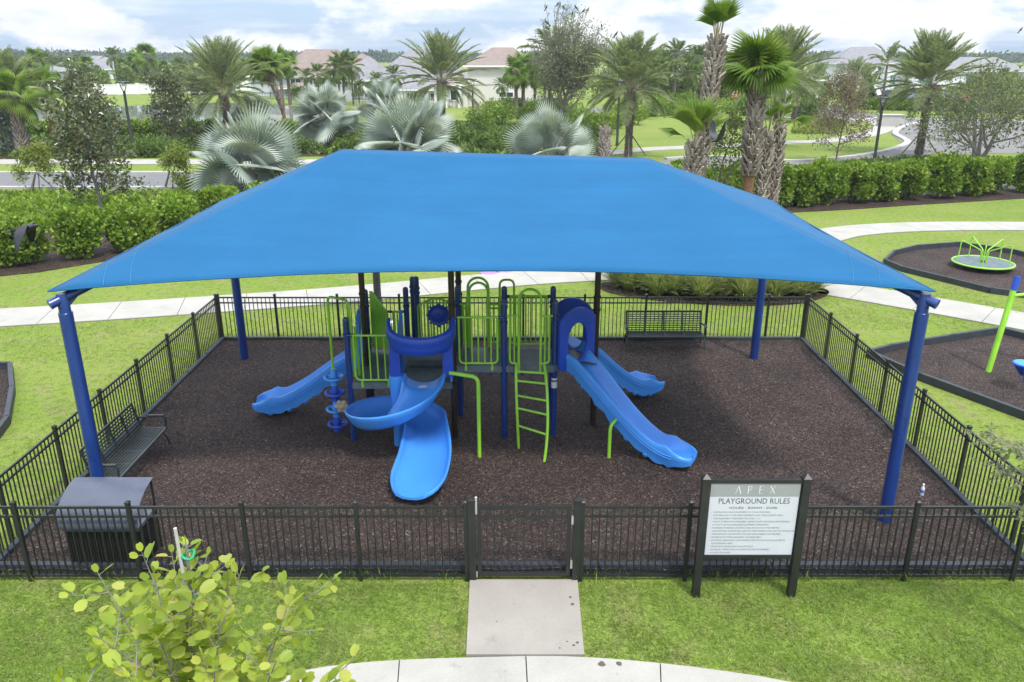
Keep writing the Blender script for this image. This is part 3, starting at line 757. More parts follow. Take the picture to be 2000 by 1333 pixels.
fo = part('fabric', fab, M['cloth'], cn, smooth=60)
sm = fo.modifiers.new('thickness', 'SOLIDIFY'); sm.thickness = 0.006; sm.offset = -1
mb = MB()
for E in (Ef, Er, Eb, El): mb.tube([p + Vector((0, 0, 0.002)) for p in E], 0.012, 6)
part('edge_hem', mb, M['cloth'], fo)
# stitched reinforcing seams near the two near corners
def on_front(u, v):
    into = ((RL + RR_) / 2 - (C[0] + C[1]) / 2).normalized()
    q = (C[0].lerp(C[1], u) + into * (0.50 * 4 * u * (1 - u))).lerp(RL.lerp(RR_, u), v)
    q.z += -0.10 * math.sin(PI * v) * math.sin(PI * u) + 0.006; return q
for (ua, va, ub, vb) in ((0.055, .012, .0, .17), (0.085, .012, 0.0, .26), (0.945, .012, 1.0, .17), (0.915, .012, 1.0, .26)):
    part('seam', MB().tube([on_front(ua + (ub - ua) * k / 10, va + (vb - va) * k / 10) for k in range(11)], 0.003, 4), M['thread'], fo)
# hip rafters and ridge pipe below the cloth
for i, (x, y) in enumerate(PT):
    top = RL if x < 0 else RR_
    a = Vector((x, y, PZ + 0.045)); d = (top - Vector((0, 0, .10)) - a).normalized()
    s = a - d * 0.19
    rf = part('hip_rafter', MB().tube([s, top - Vector((0, 0, .12))], 0.072, 16), M['pole_blue'], cn)
    mb = MB().tube([s - d * .004, s + d * .012], 0.076, 16); part('end_cap', mb, M['pole_blue'], rf)
    mb = MB(); q = a + d * 0.16
    mb.add([(x - d.y * .012 + d.x * .06, y + d.x * .012 + d.y * .06, PZ - 0.10), (x + d.y * .012 + d.x * .06, y - d.x * .012 + d.y * .06, PZ - 0.10),
            (q.x + d.x * .15 + d.y * .012, q.y + d.y * .15 - d.x * .012, q.z + .02), (q.x + d.x * .15 - d.y * .012, q.y + d.y * .15 + d.x * .012, q.z + .02),
            (x - d.y * .012, y + d.x * .012, PZ + 0.04), (x + d.y * .012, y - d.x * .012, PZ + 0.04)], [(0, 1, 2, 3), (0, 3, 4), (1, 5, 2), (3, 2, 5, 4), (0, 4, 5, 1)])
    part('gusset', mb, M['pole_blue'], rf)
part('ridge_pipe', MB().tube([RL - Vector((0, 0, .12)), RR_ - Vector((0, 0, .12))], 0.07, 14), M['pole_blue'], cn)

# ------------------------------------------------------------------ play structure
ps = thing('play_structure', 'blue and lime green play structure with four slides under the blue canopy', 'playset', (-1.0, 14.6, 0))
PR = 0.057
def post(x, y, h, mat='pole_blue'):
    mb = MB().lathe([(PR, -.02), (PR, h - .05), (PR * .97, h - .02), (PR * .7, h + .01), (0.012, h + .02)], (x, y, 0), 16)
    p = part('post', mb, M[mat], ps, 'dark bronze post' if mat == 'bronze' else None)
    return p
def collar(p, x, y, zs, mat='pole_blue'):
    for z in zs:
        mb = MB().lathe([(PR, z - .03), (PR + .014, z - .024), (PR + .014, z + .024), (PR, z + .03)], (x, y, 0), 16); mb.box((x, y - PR - .014, z), (.03, .03, .03))
        part('clamp', mb, M[mat], p)
D1, D2, D3 = 1.28, 1.565, 1.58
blue = [(-3.04, 13.93, 2.53), (-0.15, 14.04, 2.81), (0.80, 14.08, 2.81), (-0.15, 15.0, 2.81), (0.80, 15.0, 2.81), (-1.06, 15.05, 2.81),
        (-2.98, 15.68, 2.55), (-2.16, 15.68, 2.60), (-2.06, 16.05, 2.72), (-1.97, 15.95, 2.75)]
for (x, y, h) in blue:
    p = post(x, y, h); collar(p, x, y, (1.22, 2.22) if h < 2.7 else (1.40, 2.42, 2.52))
for (x, y) in ((-1.10, 14.02), (1.61, 14.54), (-2.86, 14.75), (-1.08, 15.62)):
    p = post(x, y, 3.75, 'bronze'); collar(p, x, y, (1.2, 1.5, 2.5, 2.75), 'bronze')
# decks
def deck(poly, z, ribs='x'):
    mb = MB().slab(poly, z - 0.13, z - 0.012)
    xs = [p[0] for p in poly]; ys = [p[1] for p in poly]
    if len(poly) == 4:
        x0, x1, y0, y1 = min(xs), max(xs), min(ys), max(ys); n = int((x1 - x0) / 0.034)
        for i in range(n):
            x = x0 + (i + .5) * (x1 - x0) / n; mb.box((x, (y0 + y1) / 2, z - .005), (.022, y1 - y0 - .03, .012))
    else:
        mb.slab([(p[0] * .96 + sum(xs) / len(xs) * .04, p[1] * .96 + sum(ys) / len(ys) * .04) for p in poly], z - .011, z)
    return part('deck', mb, M['slate'], ps, smooth=30)
deck([(-2.99, 13.88), (-2.06, 13.88), (-2.06, 14.74), (-2.99, 14.74)], D1); deck([(-2.99, 14.76), (-2.06, 14.76), (-2.06, 15.66), (-2.99, 15.66)], D1)
deck([(-2.04, 13.88), (-1.12, 13.88), (-1.12, 14.74), (-2.04, 14.74)], D1); deck([(-2.04, 14.76), (-1.12, 14.76), (-1.12, 15.66), (-2.04, 15.66)], D1 + 0.10)
deck([(-1.07, 14.0), (-0.17, 14.0), (-0.17, 15.0), (-1.07, 15.0)], D2); deck([(-0.15, 14.0), (0.79, 14.0), (0.79, 15.0), (-0.15, 15.0)], D2)
deck([(0.81, 14.02), (1.60, 14.50), (1.60, 14.58), (0.81, 15.06)], D3)
mb = MB(); mb.bar((-1.05, 14.5, D2 - .18), (0.78, 14.5, D2 - .18), .06, .09)
for i in range(9): mb.box((-1.0 + i * .2, 14.02, D2 - .17), (.05, .03, .05))
part('deck_beam', mb, M['pole_blue'], ps)

PG = 0.019
def railing(a, b, zt, zb, n, top=True, wide=0.02, feet=True):
    a, b = Vector((*a, 0)), Vector((*b, 0)); mb = MB(); d = (b - a).normalized(); U = Vector((0, 0, 1))
    i0, i1 = a + d * .07, b - d * .07
    mb.tube([a + U * zt, b + U * zt], PG * 1.15, 8)
    mb.tube(fillet([i0 + U * zt, i0 + U * zb, i1 + U * zb, i1 + U * zt], .1, 5), PG * 1.1, 8)
    for k in range(1, n): 
        p = i0.lerp(i1, k / n); mb.tube([p + U * zb, p + U * zt], PG * .8, 6)
    if feet:
        for f in (.22, .8):
            p = a.lerp(b, f); mb.tube([p + U * zb, p + U * (zb - .10)], PG * 1.1, 6); mb.box((p.x, p.y, zb - .11), (.045, .03, .07))
    q = part('railing', mb, M['lime'], ps)
    mb = MB()
    for p, s in ((a, 1), (b, -1)): mb.tube([p + U * zt - d * s * .05, p + U * zt + d * s * .05], PG * 1.5, 8)
    part('rail_end', mb, M['pole_blue'], q); return q
railing((-2.98, 13.88), (-2.14, 13.88), 2.21, 1.33, 5)
railing((-1.05, 14.0), (-0.20, 14.0), 2.52, 1.62, 6)
def arch_gate(x0, x1, y, px0, px1, ztop, zmid, zb, zf):
    """two narrow looped panels with a tall grab arch between them"""
    mb = MB()
    for a, b in ((x0, px0), (px1, x1)):
        s = 1 if a == x0 else -1
        o, i = (a, b) if a == x0 else (b, a)
        mb.tube([(o, y, zmid), (i, y, zmid)], PG * 1.1, 8)
        o2 = o + .06 * s; mb.tube(fillet([(o2, y, zmid), (o2, y, zb), (i, y, zb)], .08, 5), PG, 8)
        m = (o2 + i) / 2; mb.tube([(m, y, zb), (m, y, zmid)], PG * .8, 6)
    r = (px1 - px0) / 2; cxx = (px0 + px1) / 2
    P = [(px0, y, zf)] + [(cxx - r * math.cos(k * PI / 14), y, ztop - r + r * math.sin(k * PI / 14)) for k in range(15)] + [(px1, y, zf)]
    mb.tube(P, PG * 1.3, 8)
    for x in (px0, px1): mb.box((x, y - .01, zf - .03), (.05, .03, .09))
    return part('grab_arch', mb, M['lime'], ps)
arch_gate(-0.10, 0.75, 13.99, 0.125, 0.53, 3.06, 2.55, 1.62, 1.50)
arch_gate(-1.02, -0.20, 15.03, -0.86, -0.46, 2.99, 2.45, 1.65, 1.50)
arch_gate(-1.02, -0.20, 15.10, -0.84, -0.47, 2.87, 2.35, 1.65, 1.50)
railing((-0.10, 15.02), (0.74, 15.02), 2.62, 1.63, 7)
mb = MB(); mb.tube(fillet([(-0.24, 15.06, 1.5), (-0.24, 15.06, 2.94), (0.04, 15.06, 2.94), (0.04, 15.06, 1.5)], .12, 5), PG * 1.2, 8); part('grab_loop', mb, M['lime'], ps)
# wheel panel behind the spiral slide
mb = MB(); arcp = [(-1.93 + .78 * k / 12, 15.72, 2.20 + .16 * math.sin(PI * k / 12)) for k in range(13)]
mb.tube(arcp, PG * 1.1, 8); mb.tube([(p[0], p[1], p[2] - .86 - (.16 * math.sin(PI * k / 12)) * .4) for k, p in enumerate(arcp)], PG * 1.1, 8)
for k in range(0, 13): mb.tube([(arcp[k][0], 15.72, arcp[k][2]), (arcp[k][0], 15.72, arcp[k][2] - .86)], PG * .85, 6)
wp = part('wheel_panel', mb, M['lime'], ps)
mb = MB(); wc = Vector((-1.50, 15.67, 2.02))
mb.lathe([(0.02, -.03), (.215, -.03), (.225, 0), (.20, .03), (.16, .015), (.12, .04), (.05, .045), (.03, .07)], wc, 28, axis=(0, -1, 0))
for k in range(8):
    a = k * PI / 4; mb.lathe([(.022, 0), (.026, .04), (.02, .06)], wc + Vector((math.cos(a) * .2, 0, math.sin(a) * .2)), 8, axis=(math.cos(a), 0, math.sin(a)))
part('steering_wheel', mb, M['royal'], wp)
# solid green wing panel at the back of the low deck
mb = MB(); o = [(0, .02), (.12, 0), (.40, .02), (.40, .78), (.06, 1.20), (0, 1.20)]
a, d = Vector((-2.88, 15.62, 1.35)), Vector((.93, -.36, 0)).normalized()
V = [a + d * p[0] + Vector((0, 0, p[1])) for p in o]; nrm_ = Vector((-d.y, d.x, 0)) * .014
mb.add([tuple(v + nrm_) for v in V] + [tuple(v - nrm_) for v in V], [tuple(range(6)), tuple(range(11, 5, -1))] + [(i, 6 + i, 6 + (i + 1) % 6, (i + 1) % 6) for i in range(6)])
for k in range(1, 8):
    p = a + d * (.05 * k); mb.tube([p + Vector((0, 0, .05)) - nrm_ * 1.3, p + Vector((0, 0, 1.12 - max(0, .05 * k - .06) * 1.15)) - nrm_ * 1.3], .006, 5)
part('wing_panel', mb, M['lime'], ps)
railing((-2.5, 15.66), (-2.2, 15.66), 2.1, 1.35, 2, feet=False)

def hood(p0, p1, z0, z1, hole, hz, name='hood_panel'):
    """arched plastic panel with an oval hole standing on the line p0-p1"""
    a, b = Vector((*p0, 0)), Vector((*p1, 0)); d = (b - a); W = d.length; d.normalize(); nn = Vector((d.y, -d.x, 0))
    def top(x):
        u = x / W; return z1 - .16 + .16 * max(0, math.sin(PI * min(1, max(0, (u - .06) / .88)))) ** .7 - (.02 if u < .07 or u > .93 else 0)
    N = 72; cx, cz = W / 2, (hole[0] + hole[1]) / 2; rx, rz = hz / 2, (hole[1] - hole[0]) / 2
    inn, out = [], []
    for k in range(N):
        t = 2 * PI * k / N; c, s = math.cos(t), math.sin(t); inn.append((cx + rx * c, cz + rz * s))
        lo, hi = 0.0, 3.0
        for _ in range(30):
            m = (lo + hi) / 2; x, z = cx + m * c, cz + m * s
            if 0 <= x <= W and z0 <= z <= top(x): lo = m
            else: hi = m
        out.append((cx + lo * c, cz + lo * s))
    mid = [((i[0] * .72 + o_[0] * .28), (i[1] * .72 + o_[1] * .28)) for i, o_ in zip(inn, out)]
    V = []
    for off, ring in ((.032, inn), (.05, mid), (.03, out), (-.03, out), (-.03, inn)):
        for (x, z) in ring: V.append(tuple(a + d * x + nn * off + Vector((0, 0, z))))
    F = []
    for rI in range(5):
        r2_ = (rI + 1) % 5
        for k in range(N): F.append((rI * N + k, rI * N + (k + 1) % N, r2_ * N + (k + 1) % N, r2_ * N + k))
    mb = MB().add(V, F)
    # raised wave ornament above the hole
    for j, (dx, w_) in enumerate(((-.12, .10), (.0, .13), (.12, .10))):
        mb.tube([a + d * (cx + dx - w_ / 2 + w_ * q / 6) + nn * .036 + Vector((0, 0, cz + rz + .16 + .02 * math.sin(q * 1.3 + j))) for q in range(7)], .012, 6)
    mb.tube([a + d * (cx - rx * 1.25 + rx * 2.5 * q / 10) + nn * .034 + Vector((0, 0, cz + rz * .55 + .36 * math.sin(PI * q / 10) * rz + .06)) for q in range(11)], .011, 6)
    return part(name, mb, M['royal'], ps, smooth=50)
hood((.87, 13.99), (1.56, 14.40), 1.46, 2.65, (1.60, 2.36), .44)
hood((1.56, 14.70), (.87, 15.11), 1.46, 2.62, (1.60, 2.33), .44)
h3 = hood((-3.02, 15.60), (-3.02, 14.84), 1.2, 2.32, (1.34, 2.0), .44)
h3.data.materials[0] = M['sky_plastic']

# straight wave slides
def slide(path, wside, label, legs):
    n = len(path); fr = []; profs = []
    for i, p in enumerate(path):
        d = (path[min(i + 1, n - 1)] - path[max(i - 1, 0)]).normalized(); s = d.cross(Vector((0, 0, 1))).normalized(); u = s.cross(d)
        fr.append((p, s, u)); t_ = i / (n - 1)
        flare = 1.0 + .20 * max(0, min(1, (t_ - .74) / .16)) ** 2 + .08 * max(0, (.08 - t_) / .08)
        drop = max(0, (t_ - .86) / .14); wl = 1.0 - .62 * drop ** 1.2; hump = 1 + .30 * math.exp(-((t_ - .83) / .05) ** 2)
        if t_ > .93: flare *= math.sqrt(max(.02, 1 - .62 * ((t_ - .93) / .07) ** 2))
        wl *= hump
        wave = .032 * abs(math.sin(t_ * PI * 9.5)) + .012 * math.sin(t_ * 41) - .0; wave *= (1 - drop)
        W = wside * flare; low = -.11 - wave * (1 if t_ < .9 else 0) + .06 * drop
        profs.append([(-W, low), (-W - .02, .05 * wl), (-W - .03, .15 * wl), (-W - .012, .19 * wl), (-W + .022, .195 * wl), (-W + .05, .165 * wl), (-W + .085, .06 * wl), (-W + .15, .008), (-W * .3, -.006),
                      (W * .3, -.006), (W - .15, .008), (W - .085, .06 * wl), (W - .05, .165 * wl), (W - .022, .195 * wl), (W + .012, .19 * wl), (W + .03, .15 * wl), (W + .02, .05 * wl), (W, low),
                      (W - .04, low + .02), (W - .10, -.045), (-W + .10, -.045), (-W + .04, low + .02)])
    mb = MB().sweep(fr, profs)
    # moulded ridges along both outer flanks
    for sd in (-1, 1):
        for zz in (.10, .055): mb.tube([p + s * sd * (wside * (1 + .20 * max(0, min(1, (i / (n - 1) - .74) / .16)) ** 2) + .027) + u * (zz * (1 - .8 * max(0, (i / (n - 1) - .9) / .1))) for i, (p, s, u) in enumerate(fr)][2:-5], .010, 5)
    # scalloped bosses under the flanks
    for sd in (-1, 1):
        for k in range(7):
            i = int((.10 + .78 * k / 6) * (n - 1)); p, s, u = fr[i]; d = s.cross(u)
            c = p + s * sd * (wside - .005) - u * .12
            mb.lathe([(.0, -.06), (.05, -.04), (.06, -.01), (.045, .006), (.0, .012)], c, 10, axis=s * sd)
    sl_ = part('slide', mb, M['sky_plastic'], ps, label, smooth=50)
    # foot under the exit and its green stub
    i = int(.86 * (n - 1)); p, s, u = fr[i]
    part('slide_foot', MB().lathe([(.10, .07), (.135, .10), (.17, max(.16, p.z - .12)), (.19, max(.2, p.z - .05))], (p.x, p.y, 0), 20), M['sky_plastic'], sl_)
    part('foot_stub', MB().lathe([(.03, -.01), (.03, .09)], (p.x, p.y, 0), 10), M['lime'], sl_)
    for leg in legs: part('slide_leg', MB().tube(fillet(leg, .12, 5), .032, 10), M['lime'], sl_)
def zprof(pts, z0, z1):
    n = len(pts); out = []
    for i, p in enumerate(pts):
        q = min(1, max(0, (i / (n - 1) - .03) / .80)); f = q * q * (3 - 2 * q); f = .55 * f + .45 * (q if q < .9 else .9 + (q - .9) * .9 + 0.0); f = f / (.55 + .45 * .99)
        out.append(Vector((p.x, p.y, z0 + (z1 - z0) * f)))
    for _ in range(3): out = [out[0]] + [Vector((b.x, b.y, (a.z + 2 * b.z + c.z) / 4)) for a, b, c in zip(out, out[1:], out[2:])] + [out[-1]]
    return out
pa = bez((1.19, 14.24, 0), (1.62, 13.70, 0), (2.35, 13.30, 0), (3.26, 12.82, 0), 46)
slide(zprof(pa, 1.60, .235), .235, 'long bright blue wave slide facing the rules sign', [[(1.95, 13.36, .80), (1.78, 13.17, .74), (1.78, 13.17, -.02)]])
pb = bez((1.19, 14.86, 0), (1.62, 15.40, 0), (2.35, 15.80, 0), (3.22, 16.26, 0), 46)
slide(zprof(pb, 1.60, .30), .235, 'bright blue wave slide facing the long bench', [])
pc = bez((-2.98, 15.22, 0), (-3.6, 15.22, 0), (-4.4, 15.20, 0), (-5.30, 15.19, 0), 46)
slide(zprof(pc, 1.30, .27), .25, 'bright blue wave slide running out towards the side fence', [])

# spiral slide
cx, cy, SR = -2.14, 13.55, 0.51
path = [Vector((cx + SR, 13.90, 1.27)), Vector((cx + SR, 13.78, 1.265)), Vector((cx + SR, 13.66, 1.255))]
NA = 54
for k in range(NA + 1):
    t_ = k / NA; a = -t_ * 2 * PI
    path.append(Vector((cx + SR * math.cos(a), cy + SR * math.sin(a), 1.25 - .87 * (1 - (1 - t_) ** 2.1))))
for k in range(1, 21):
    t_ = k / 20; path.append(Vector((cx + SR + .10 * math.sin(t_ * PI) - .05 * t_, cy - 2.0 * t_, .38 - .17 * (1 - (1 - t_) ** 2))))
fr, profs = [], []
n = len(path)
for i, p in enumerate(path):
    d = (path[min(i + 1, n - 1)] - path[max(i - 1, 0)]); d.z = 0; d.normalize(); s = d.cross(Vector((0, 0, 1))).normalized()   # s points to the right of travel = inside of the turn
    fr.append((p, s, Vector((0, 0, 1))))
    inarc = 1.0 if i <= NA + 3 else max(0, 1 - (i - NA - 3) / 8)
    ex_ = max(0, (i - NA - 3) / 20)
    wo = .37 + .08 * math.sin(min(1, ex_ * 1.3) * PI / 2); wi = .34 + .07 * math.sin(min(1, ex_ * 1.3) * PI / 2)
    ho = .20 + .11 * inarc; hi_ = .20 - .02 * inarc
    if ex_ > .55: ho *= 1 - .75 * ((ex_ - .55) / .45) ** 1.6; hi_ *= 1 - .75 * ((ex_ - .55) / .45) ** 1.6
    if ex_ > .72: q_ = math.sqrt(max(.05, 1 - ((ex_ - .72) / .28) ** 2 * .80)); wo *= q_; wi *= q_
    ins = []
    for q in range(9):
        a = q / 8 * PI / 2; ins.append((wi * math.sin(a) - (0), hi_ * (1 - math.cos(a))))
    outs = [(-wo * math.sin(q / 8 * PI / 2), ho * (1 - math.cos(q / 8 * PI / 2))) for q in range(9)]
    inner = outs[::-1] + ins[1:]
    rimR = [(wi + .03, hi_ + .022), (wi + .055, hi_ + .005), (wi + .05, hi_ - .045)]
    rimL = [(-wo - .05, ho - .045), (-wo - .055, ho + .005), (-wo - .03, ho + .022)]
    outer = [(wi * .96 * math.sin(q / 6 * PI / 2) + .02, hi_ * (1 - math.cos(q / 6 * PI / 2)) - .045) for q in range(6, -1, -1)][1:] + [(-wo * .96 * math.sin(q / 6 * PI / 2) - .02, ho * (1 - math.cos(q / 6 * PI / 2)) - .045) for q in range(1, 6)]
    profs.append(inner + rimR + outer + rimL)
sp = part('spiral_slide', MB().sweep(fr, profs), M['sky_plastic'], ps, 'bright blue spiral slide turning towards the gate', smooth=60)
part('spiral_column', MB().lathe([(.10, -.02), (.10, .3), (.105, 1.0), (.125, 1.2), (.135, 1.45), (.125, 1.515)], (cx + .01, cy + .13, 0), 20), M['sky_plastic'], sp)
mb = MB().lathe([(.16, .02), (.18, .05), (.20, .17), (.2, .19)], (cx + SR + .06, 11.95, 0), 18); part('exit_foot', mb, M['sky_plastic'], sp)
mb = MB().lathe([(.0, 0), (.12, .0), (.125, .004), (.0, .006)], (-1.68, 13.72, 1.262), 20); mb.V[-1] = mb.V[-1] * np.array([1.0, .55, 1]) + np.array([0, 13.72 * .45, 0]); part('entry_decal', mb, M['white'], sp)
# hood over its entry
hp = None
for x in (-2.13, -1.17):
    mb = MB().add(*[[(x - .10, 13.62, 1.50), (x + .10, 13.62, 1.50), (x + .09, 13.88, 1.50), (x - .09, 13.88, 1.50), (x - .085, 13.62, 2.14), (x + .085, 13.62, 2.14), (x + .085, 13.90, 2.14), (x - .085, 13.90, 2.14)],
             [(0, 3, 2, 1), (4, 5, 6, 7), (0, 1, 5, 4), (1, 2, 6, 5), (2, 3, 7, 6), (3, 0, 4, 7)]])
    part('hood_post', mb, M['royal'], sp, smooth=40)
mb = MB(); fr2, pr2 = [], []
for k in range(25):
    t_ = k / 24; a = PI + PI * t_
    p = Vector((-1.65 + .535 * math.cos(a), 13.80 + .44 * math.sin(a), 2.05))
    s = Vector((math.cos(a), math.sin(a) * 1.2, 0)).normalized(); fr2.append((p, s, Vector((0, 0, 1))))
    e = abs(t_ - .5) * 2; hh = .33 + .20 * e ** 6 + (.02 * math.sin(t_ * 9)); lo = -.03 - .03 * math.cos((t_ - .5) * PI)
    pr2.append([(-.02, lo), (.03, lo + .02), (.075, hh * .30), (.065, hh * .42), (.10, hh * .55), (.085, hh * .9), (.05, hh), (.01, hh - .01), (.02, hh * .6), (-.03, hh * .3)])
mb.sweep(fr2, pr2)
part('hood_band', mb, M['royal'], sp, smooth=60)
# tall side plates rising beside the entry
for x, s in ((-2.10, 1), (-1.13, -1)):
    mb = MB(); o = [(13.86, 1.30), (14.55, 1.30), (14.55, 2.45), (14.45, 2.52), (13.86, 2.05)]
    V = [(x - .02, *q) for q in o] + [(x + .02, *q) for q in o]; mb.add(V, [tuple(range(5))[::-1], tuple(range(5, 10))] + [(i, (i + 1) % 5, 5 + (i + 1) % 5, 5 + i) for i in range(5)])
    part('side_plate', mb, M['sky_plastic'], sp)
# ladder
def lerp3(a, b, t_): return Vector(a).lerp(Vector(b), t_)
railL = bez((0.08, 13.93, 1.62), (0.06, 13.70, 1.42), (0.10, 13.50, .7), (0.13, 13.60, -.02), 24)
railR = bez((0.60, 13.90, 1.62), (0.64, 13.50, 1.42), (0.70, 13.14, .7), (0.58, 13.10, -.02), 24)
ld = None
for rl in (railL, railR):
    o = part('ladder_rail', MB().tube(rl, .027, 10), M['lime'], ps)
    if ld is None: ld = o
for k in range(5):
    f = int((.14 + .155 * k) * 23); a, b = railL[f], railR[f]
    part('rung', MB().tube([a, b], .021, 10), M['lime'], ps)
# low balance bar beside the spiral slide
part('balance_bar', MB().tube(fillet([(-1.12, 13.42, 1.66), (-.60, 13.21, 1.66), (-.60, 13.21, -.02)], .14, 7), .036, 12), M['lime'], ps)
# disc climber pole
dx, dy = -3.42, 14.28
part('climber_pole', MB().tube(fillet([(dx, dy, .03), (dx, dy, 2.84), (-2.99, 14.02, 2.84), (-2.95, 13.99, 1.35)], .12, 6), .026, 10), M['lime'], ps)
part('climber_pole', MB().tube([(-2.90, 14.2, 1.3), (-2.92, 14.12, 2.3)], .026, 10), M['lime'], ps)
mb = MB(); mb.lathe([(.07, 0), (.075, .02), (.05, .03)], (dx, dy, .0), 14); part('pole_flange', mb, M['lime'], ps)
for k, zz in enumerate((1.22, .90, .56, .24)):
    m_ = M['sky_plastic'] if k % 2 == 0 else M['royal']
    mb = MB().lathe([(.075, -.16), (.065, -.05), (.075, -.02), (.085, .02), (.06, .10), (.05, .17)], (dx, dy, zz), 16)
    mb.tube([(dx + .175 * math.cos(a), dy + .175 * math.sin(a), zz) for a in np.linspace(0, 2 * PI, 29)[:-1]], .026, 8, closed=True)
    for q in range(3):
        a = q * 2 * PI / 3 + .4; mb.bar((dx + .05 * math.cos(a), dy + .05 * math.sin(a), zz), (dx + .17 * math.cos(a), dy + .17 * math.sin(a), zz), .06, .022)
    part('climber_disc', mb, m_, ps)
# beige moulded knob
mb = MB(); kc = Vector((-3.21, 13.86, .80))
mb.lathe([(.0, -.05), (.06, -.04), (.075, 0), (.05, .05), (.0, .06)], kc, 12, axis=(0, -1, .3))
for q in range(6):
    a = q * PI / 3; c = kc + Vector((math.cos(a) * .085, -.005, math.sin(a) * .085)); mb.lathe([(.0, -.045), (.04, -.03), (.052, 0), (.04, .03), (.0, .045)], c, 12, axis=(0, -1, .3))
part('climbing_knob', mb, M['beige'], ps)
lb = MB(); lb.lathe([(PR + .002, 1.10), (PR + .003, 1.10), (PR + .003, 1.30), (PR + .002, 1.30)], (.80, 14.08, 0), 16); st = part('sticker', lb, M['white_sign'], ps)
part('sticker_print', MB().lathe([(PR + .0035, 1.225), (PR + .0045, 1.225), (PR + .0045, 1.262), (PR + .0035, 1.262)], (.80, 14.08, 0), 16), M['ink'], st)

# ------------------------------------------------------------------ benches
def bench(label, loc, rz, W):
    b = thing('park_bench', label, 'bench', loc, rz, 'dark slatted benches', local=True); m = M['bench_metal']
    mb = MB(); h = W / 2
    for k in range(9): mb.box((0, -.22 + k * .052, .43 - .012 * math.sin(k / 8 * PI)), (W, .030, .016))
    mb.box((0, -.245, .425), (W + .02, .03, .03))
    for x in np.linspace(-h + .02, h - .02, 5): mb.box((x, -.02, .418), (.04, .46, .02))
    part('seat', mb, m, b)
    mb = MB(); t0, t1 = Vector((0, .235, .46)), Vector((0, .345, .90))
    for k in range(9):
        p = t0.lerp(t1, k / 8); mb.box((0, p.y, p.z), (W, .014, .026), (R(-14), 0, 0))
    for x in np.linspace(-h + .02, h - .02, 5): mb.bar((x, t0.y, t0.z - .02), (x, t1.y, t1.z), .05, .018)
    mb.bar((-h, t1.y + .005, t1.z + .02), (h, t1.y + .005, t1.z + .02), .03, .03)
    part('backrest', mb, m, b)
    for x in (-h - .01, h + .01):
        mb = MB(); mb.tube(fillet([(x, .28, .62), (x, -.10, .66), (x, -.24, .64), (x, -.22, .42)], .06, 4), .018, 8); mb.box((x, -.06, .668), (.055, .30, .018)); part('armrest', mb, m, b)
        for fy, ty in ((-.26, -.06), (.30, .08)):
            part('leg', MB().tube(fillet([(x, ty, .41), (x, fy * .8, .22), (x, fy, .0)], .1, 4), .02, 8), m, b)
    part('crossbar', MB().tube([(-h, .02, .2), (h, .02, .2)], .014, 8), m, b)
    return b
bench('long dark slatted bench standing against the back fence', (3.84, 19.05, 0), 0, 1.92)
bench('dark slatted bench between the side fence and the mulch, near the bin', (-6.76, 12.78, 0), R(90), 1.92)

# ------------------------------------------------------------------ trash bin
tb = thing('trash_bin', 'square black double trash bin under a curved grey hood in the fence corner', 'trash bin', (-5.8, 10.05, 0))
x0, x1, y0, y1 = -6.32, -5.30, 9.80, 10.34
mb = MB()
for k in range(26):
    x = x0 + (k + .5) * (x1 - x0) / 26
    for y in (y0, y1): mb.box((x, y, .37), (.026, .014, .70))
for k in range(13):
    y = y0 + (k + .5) * (y1 - y0) / 13
    for x in (x0, x1): mb.box((x, y, .37), (.014, .026, .70))
mb.box(((x0 + x1) / 2, (y0 + y1) / 2, .38), (x1 - x0 - .06, y1 - y0 - .06, .66)); mb.box(((x0 + x1) / 2, (y0 + y1) / 2, .025), (x1 - x0 + .02, y1 - y0 + .02, .04))
part('slatted_body', mb, M['bin'], tb)
mb = MB(); mb.box(((x0 + x1) / 2, (y0 + y1) / 2, .745), (x1 - x0 + .06, y1 - y0 + .06, .05)); part('rim', mb, M['hood'], tb)
for x in (x0 + .01, x1 + .03):
    for y in (y0 + .02, y1 + .0): part('hood_post', MB().box((x, y, .62), (.025, .025, 1.22 if y > 10.2 else .30)), M['black_metal'], tb)
fr2, pr = [], [(-.57, -.006), (.57, -.006), (.57, .006), (-.57, .006)]
for k in range(17):
    a = R(4 + 84 * k / 16); fr2.append((Vector((-5.80, 10.40 - .72 * math.sin(a) ** 1.0, .80 + .46 * math.cos(a) ** .9)), Vector((1, 0, 0)), Vector((0, -math.sin(a) * .5, 1)).normalized()))
part('curved_hood', MB().sweep(fr2, pr), M['hood'], tb, smooth=60)

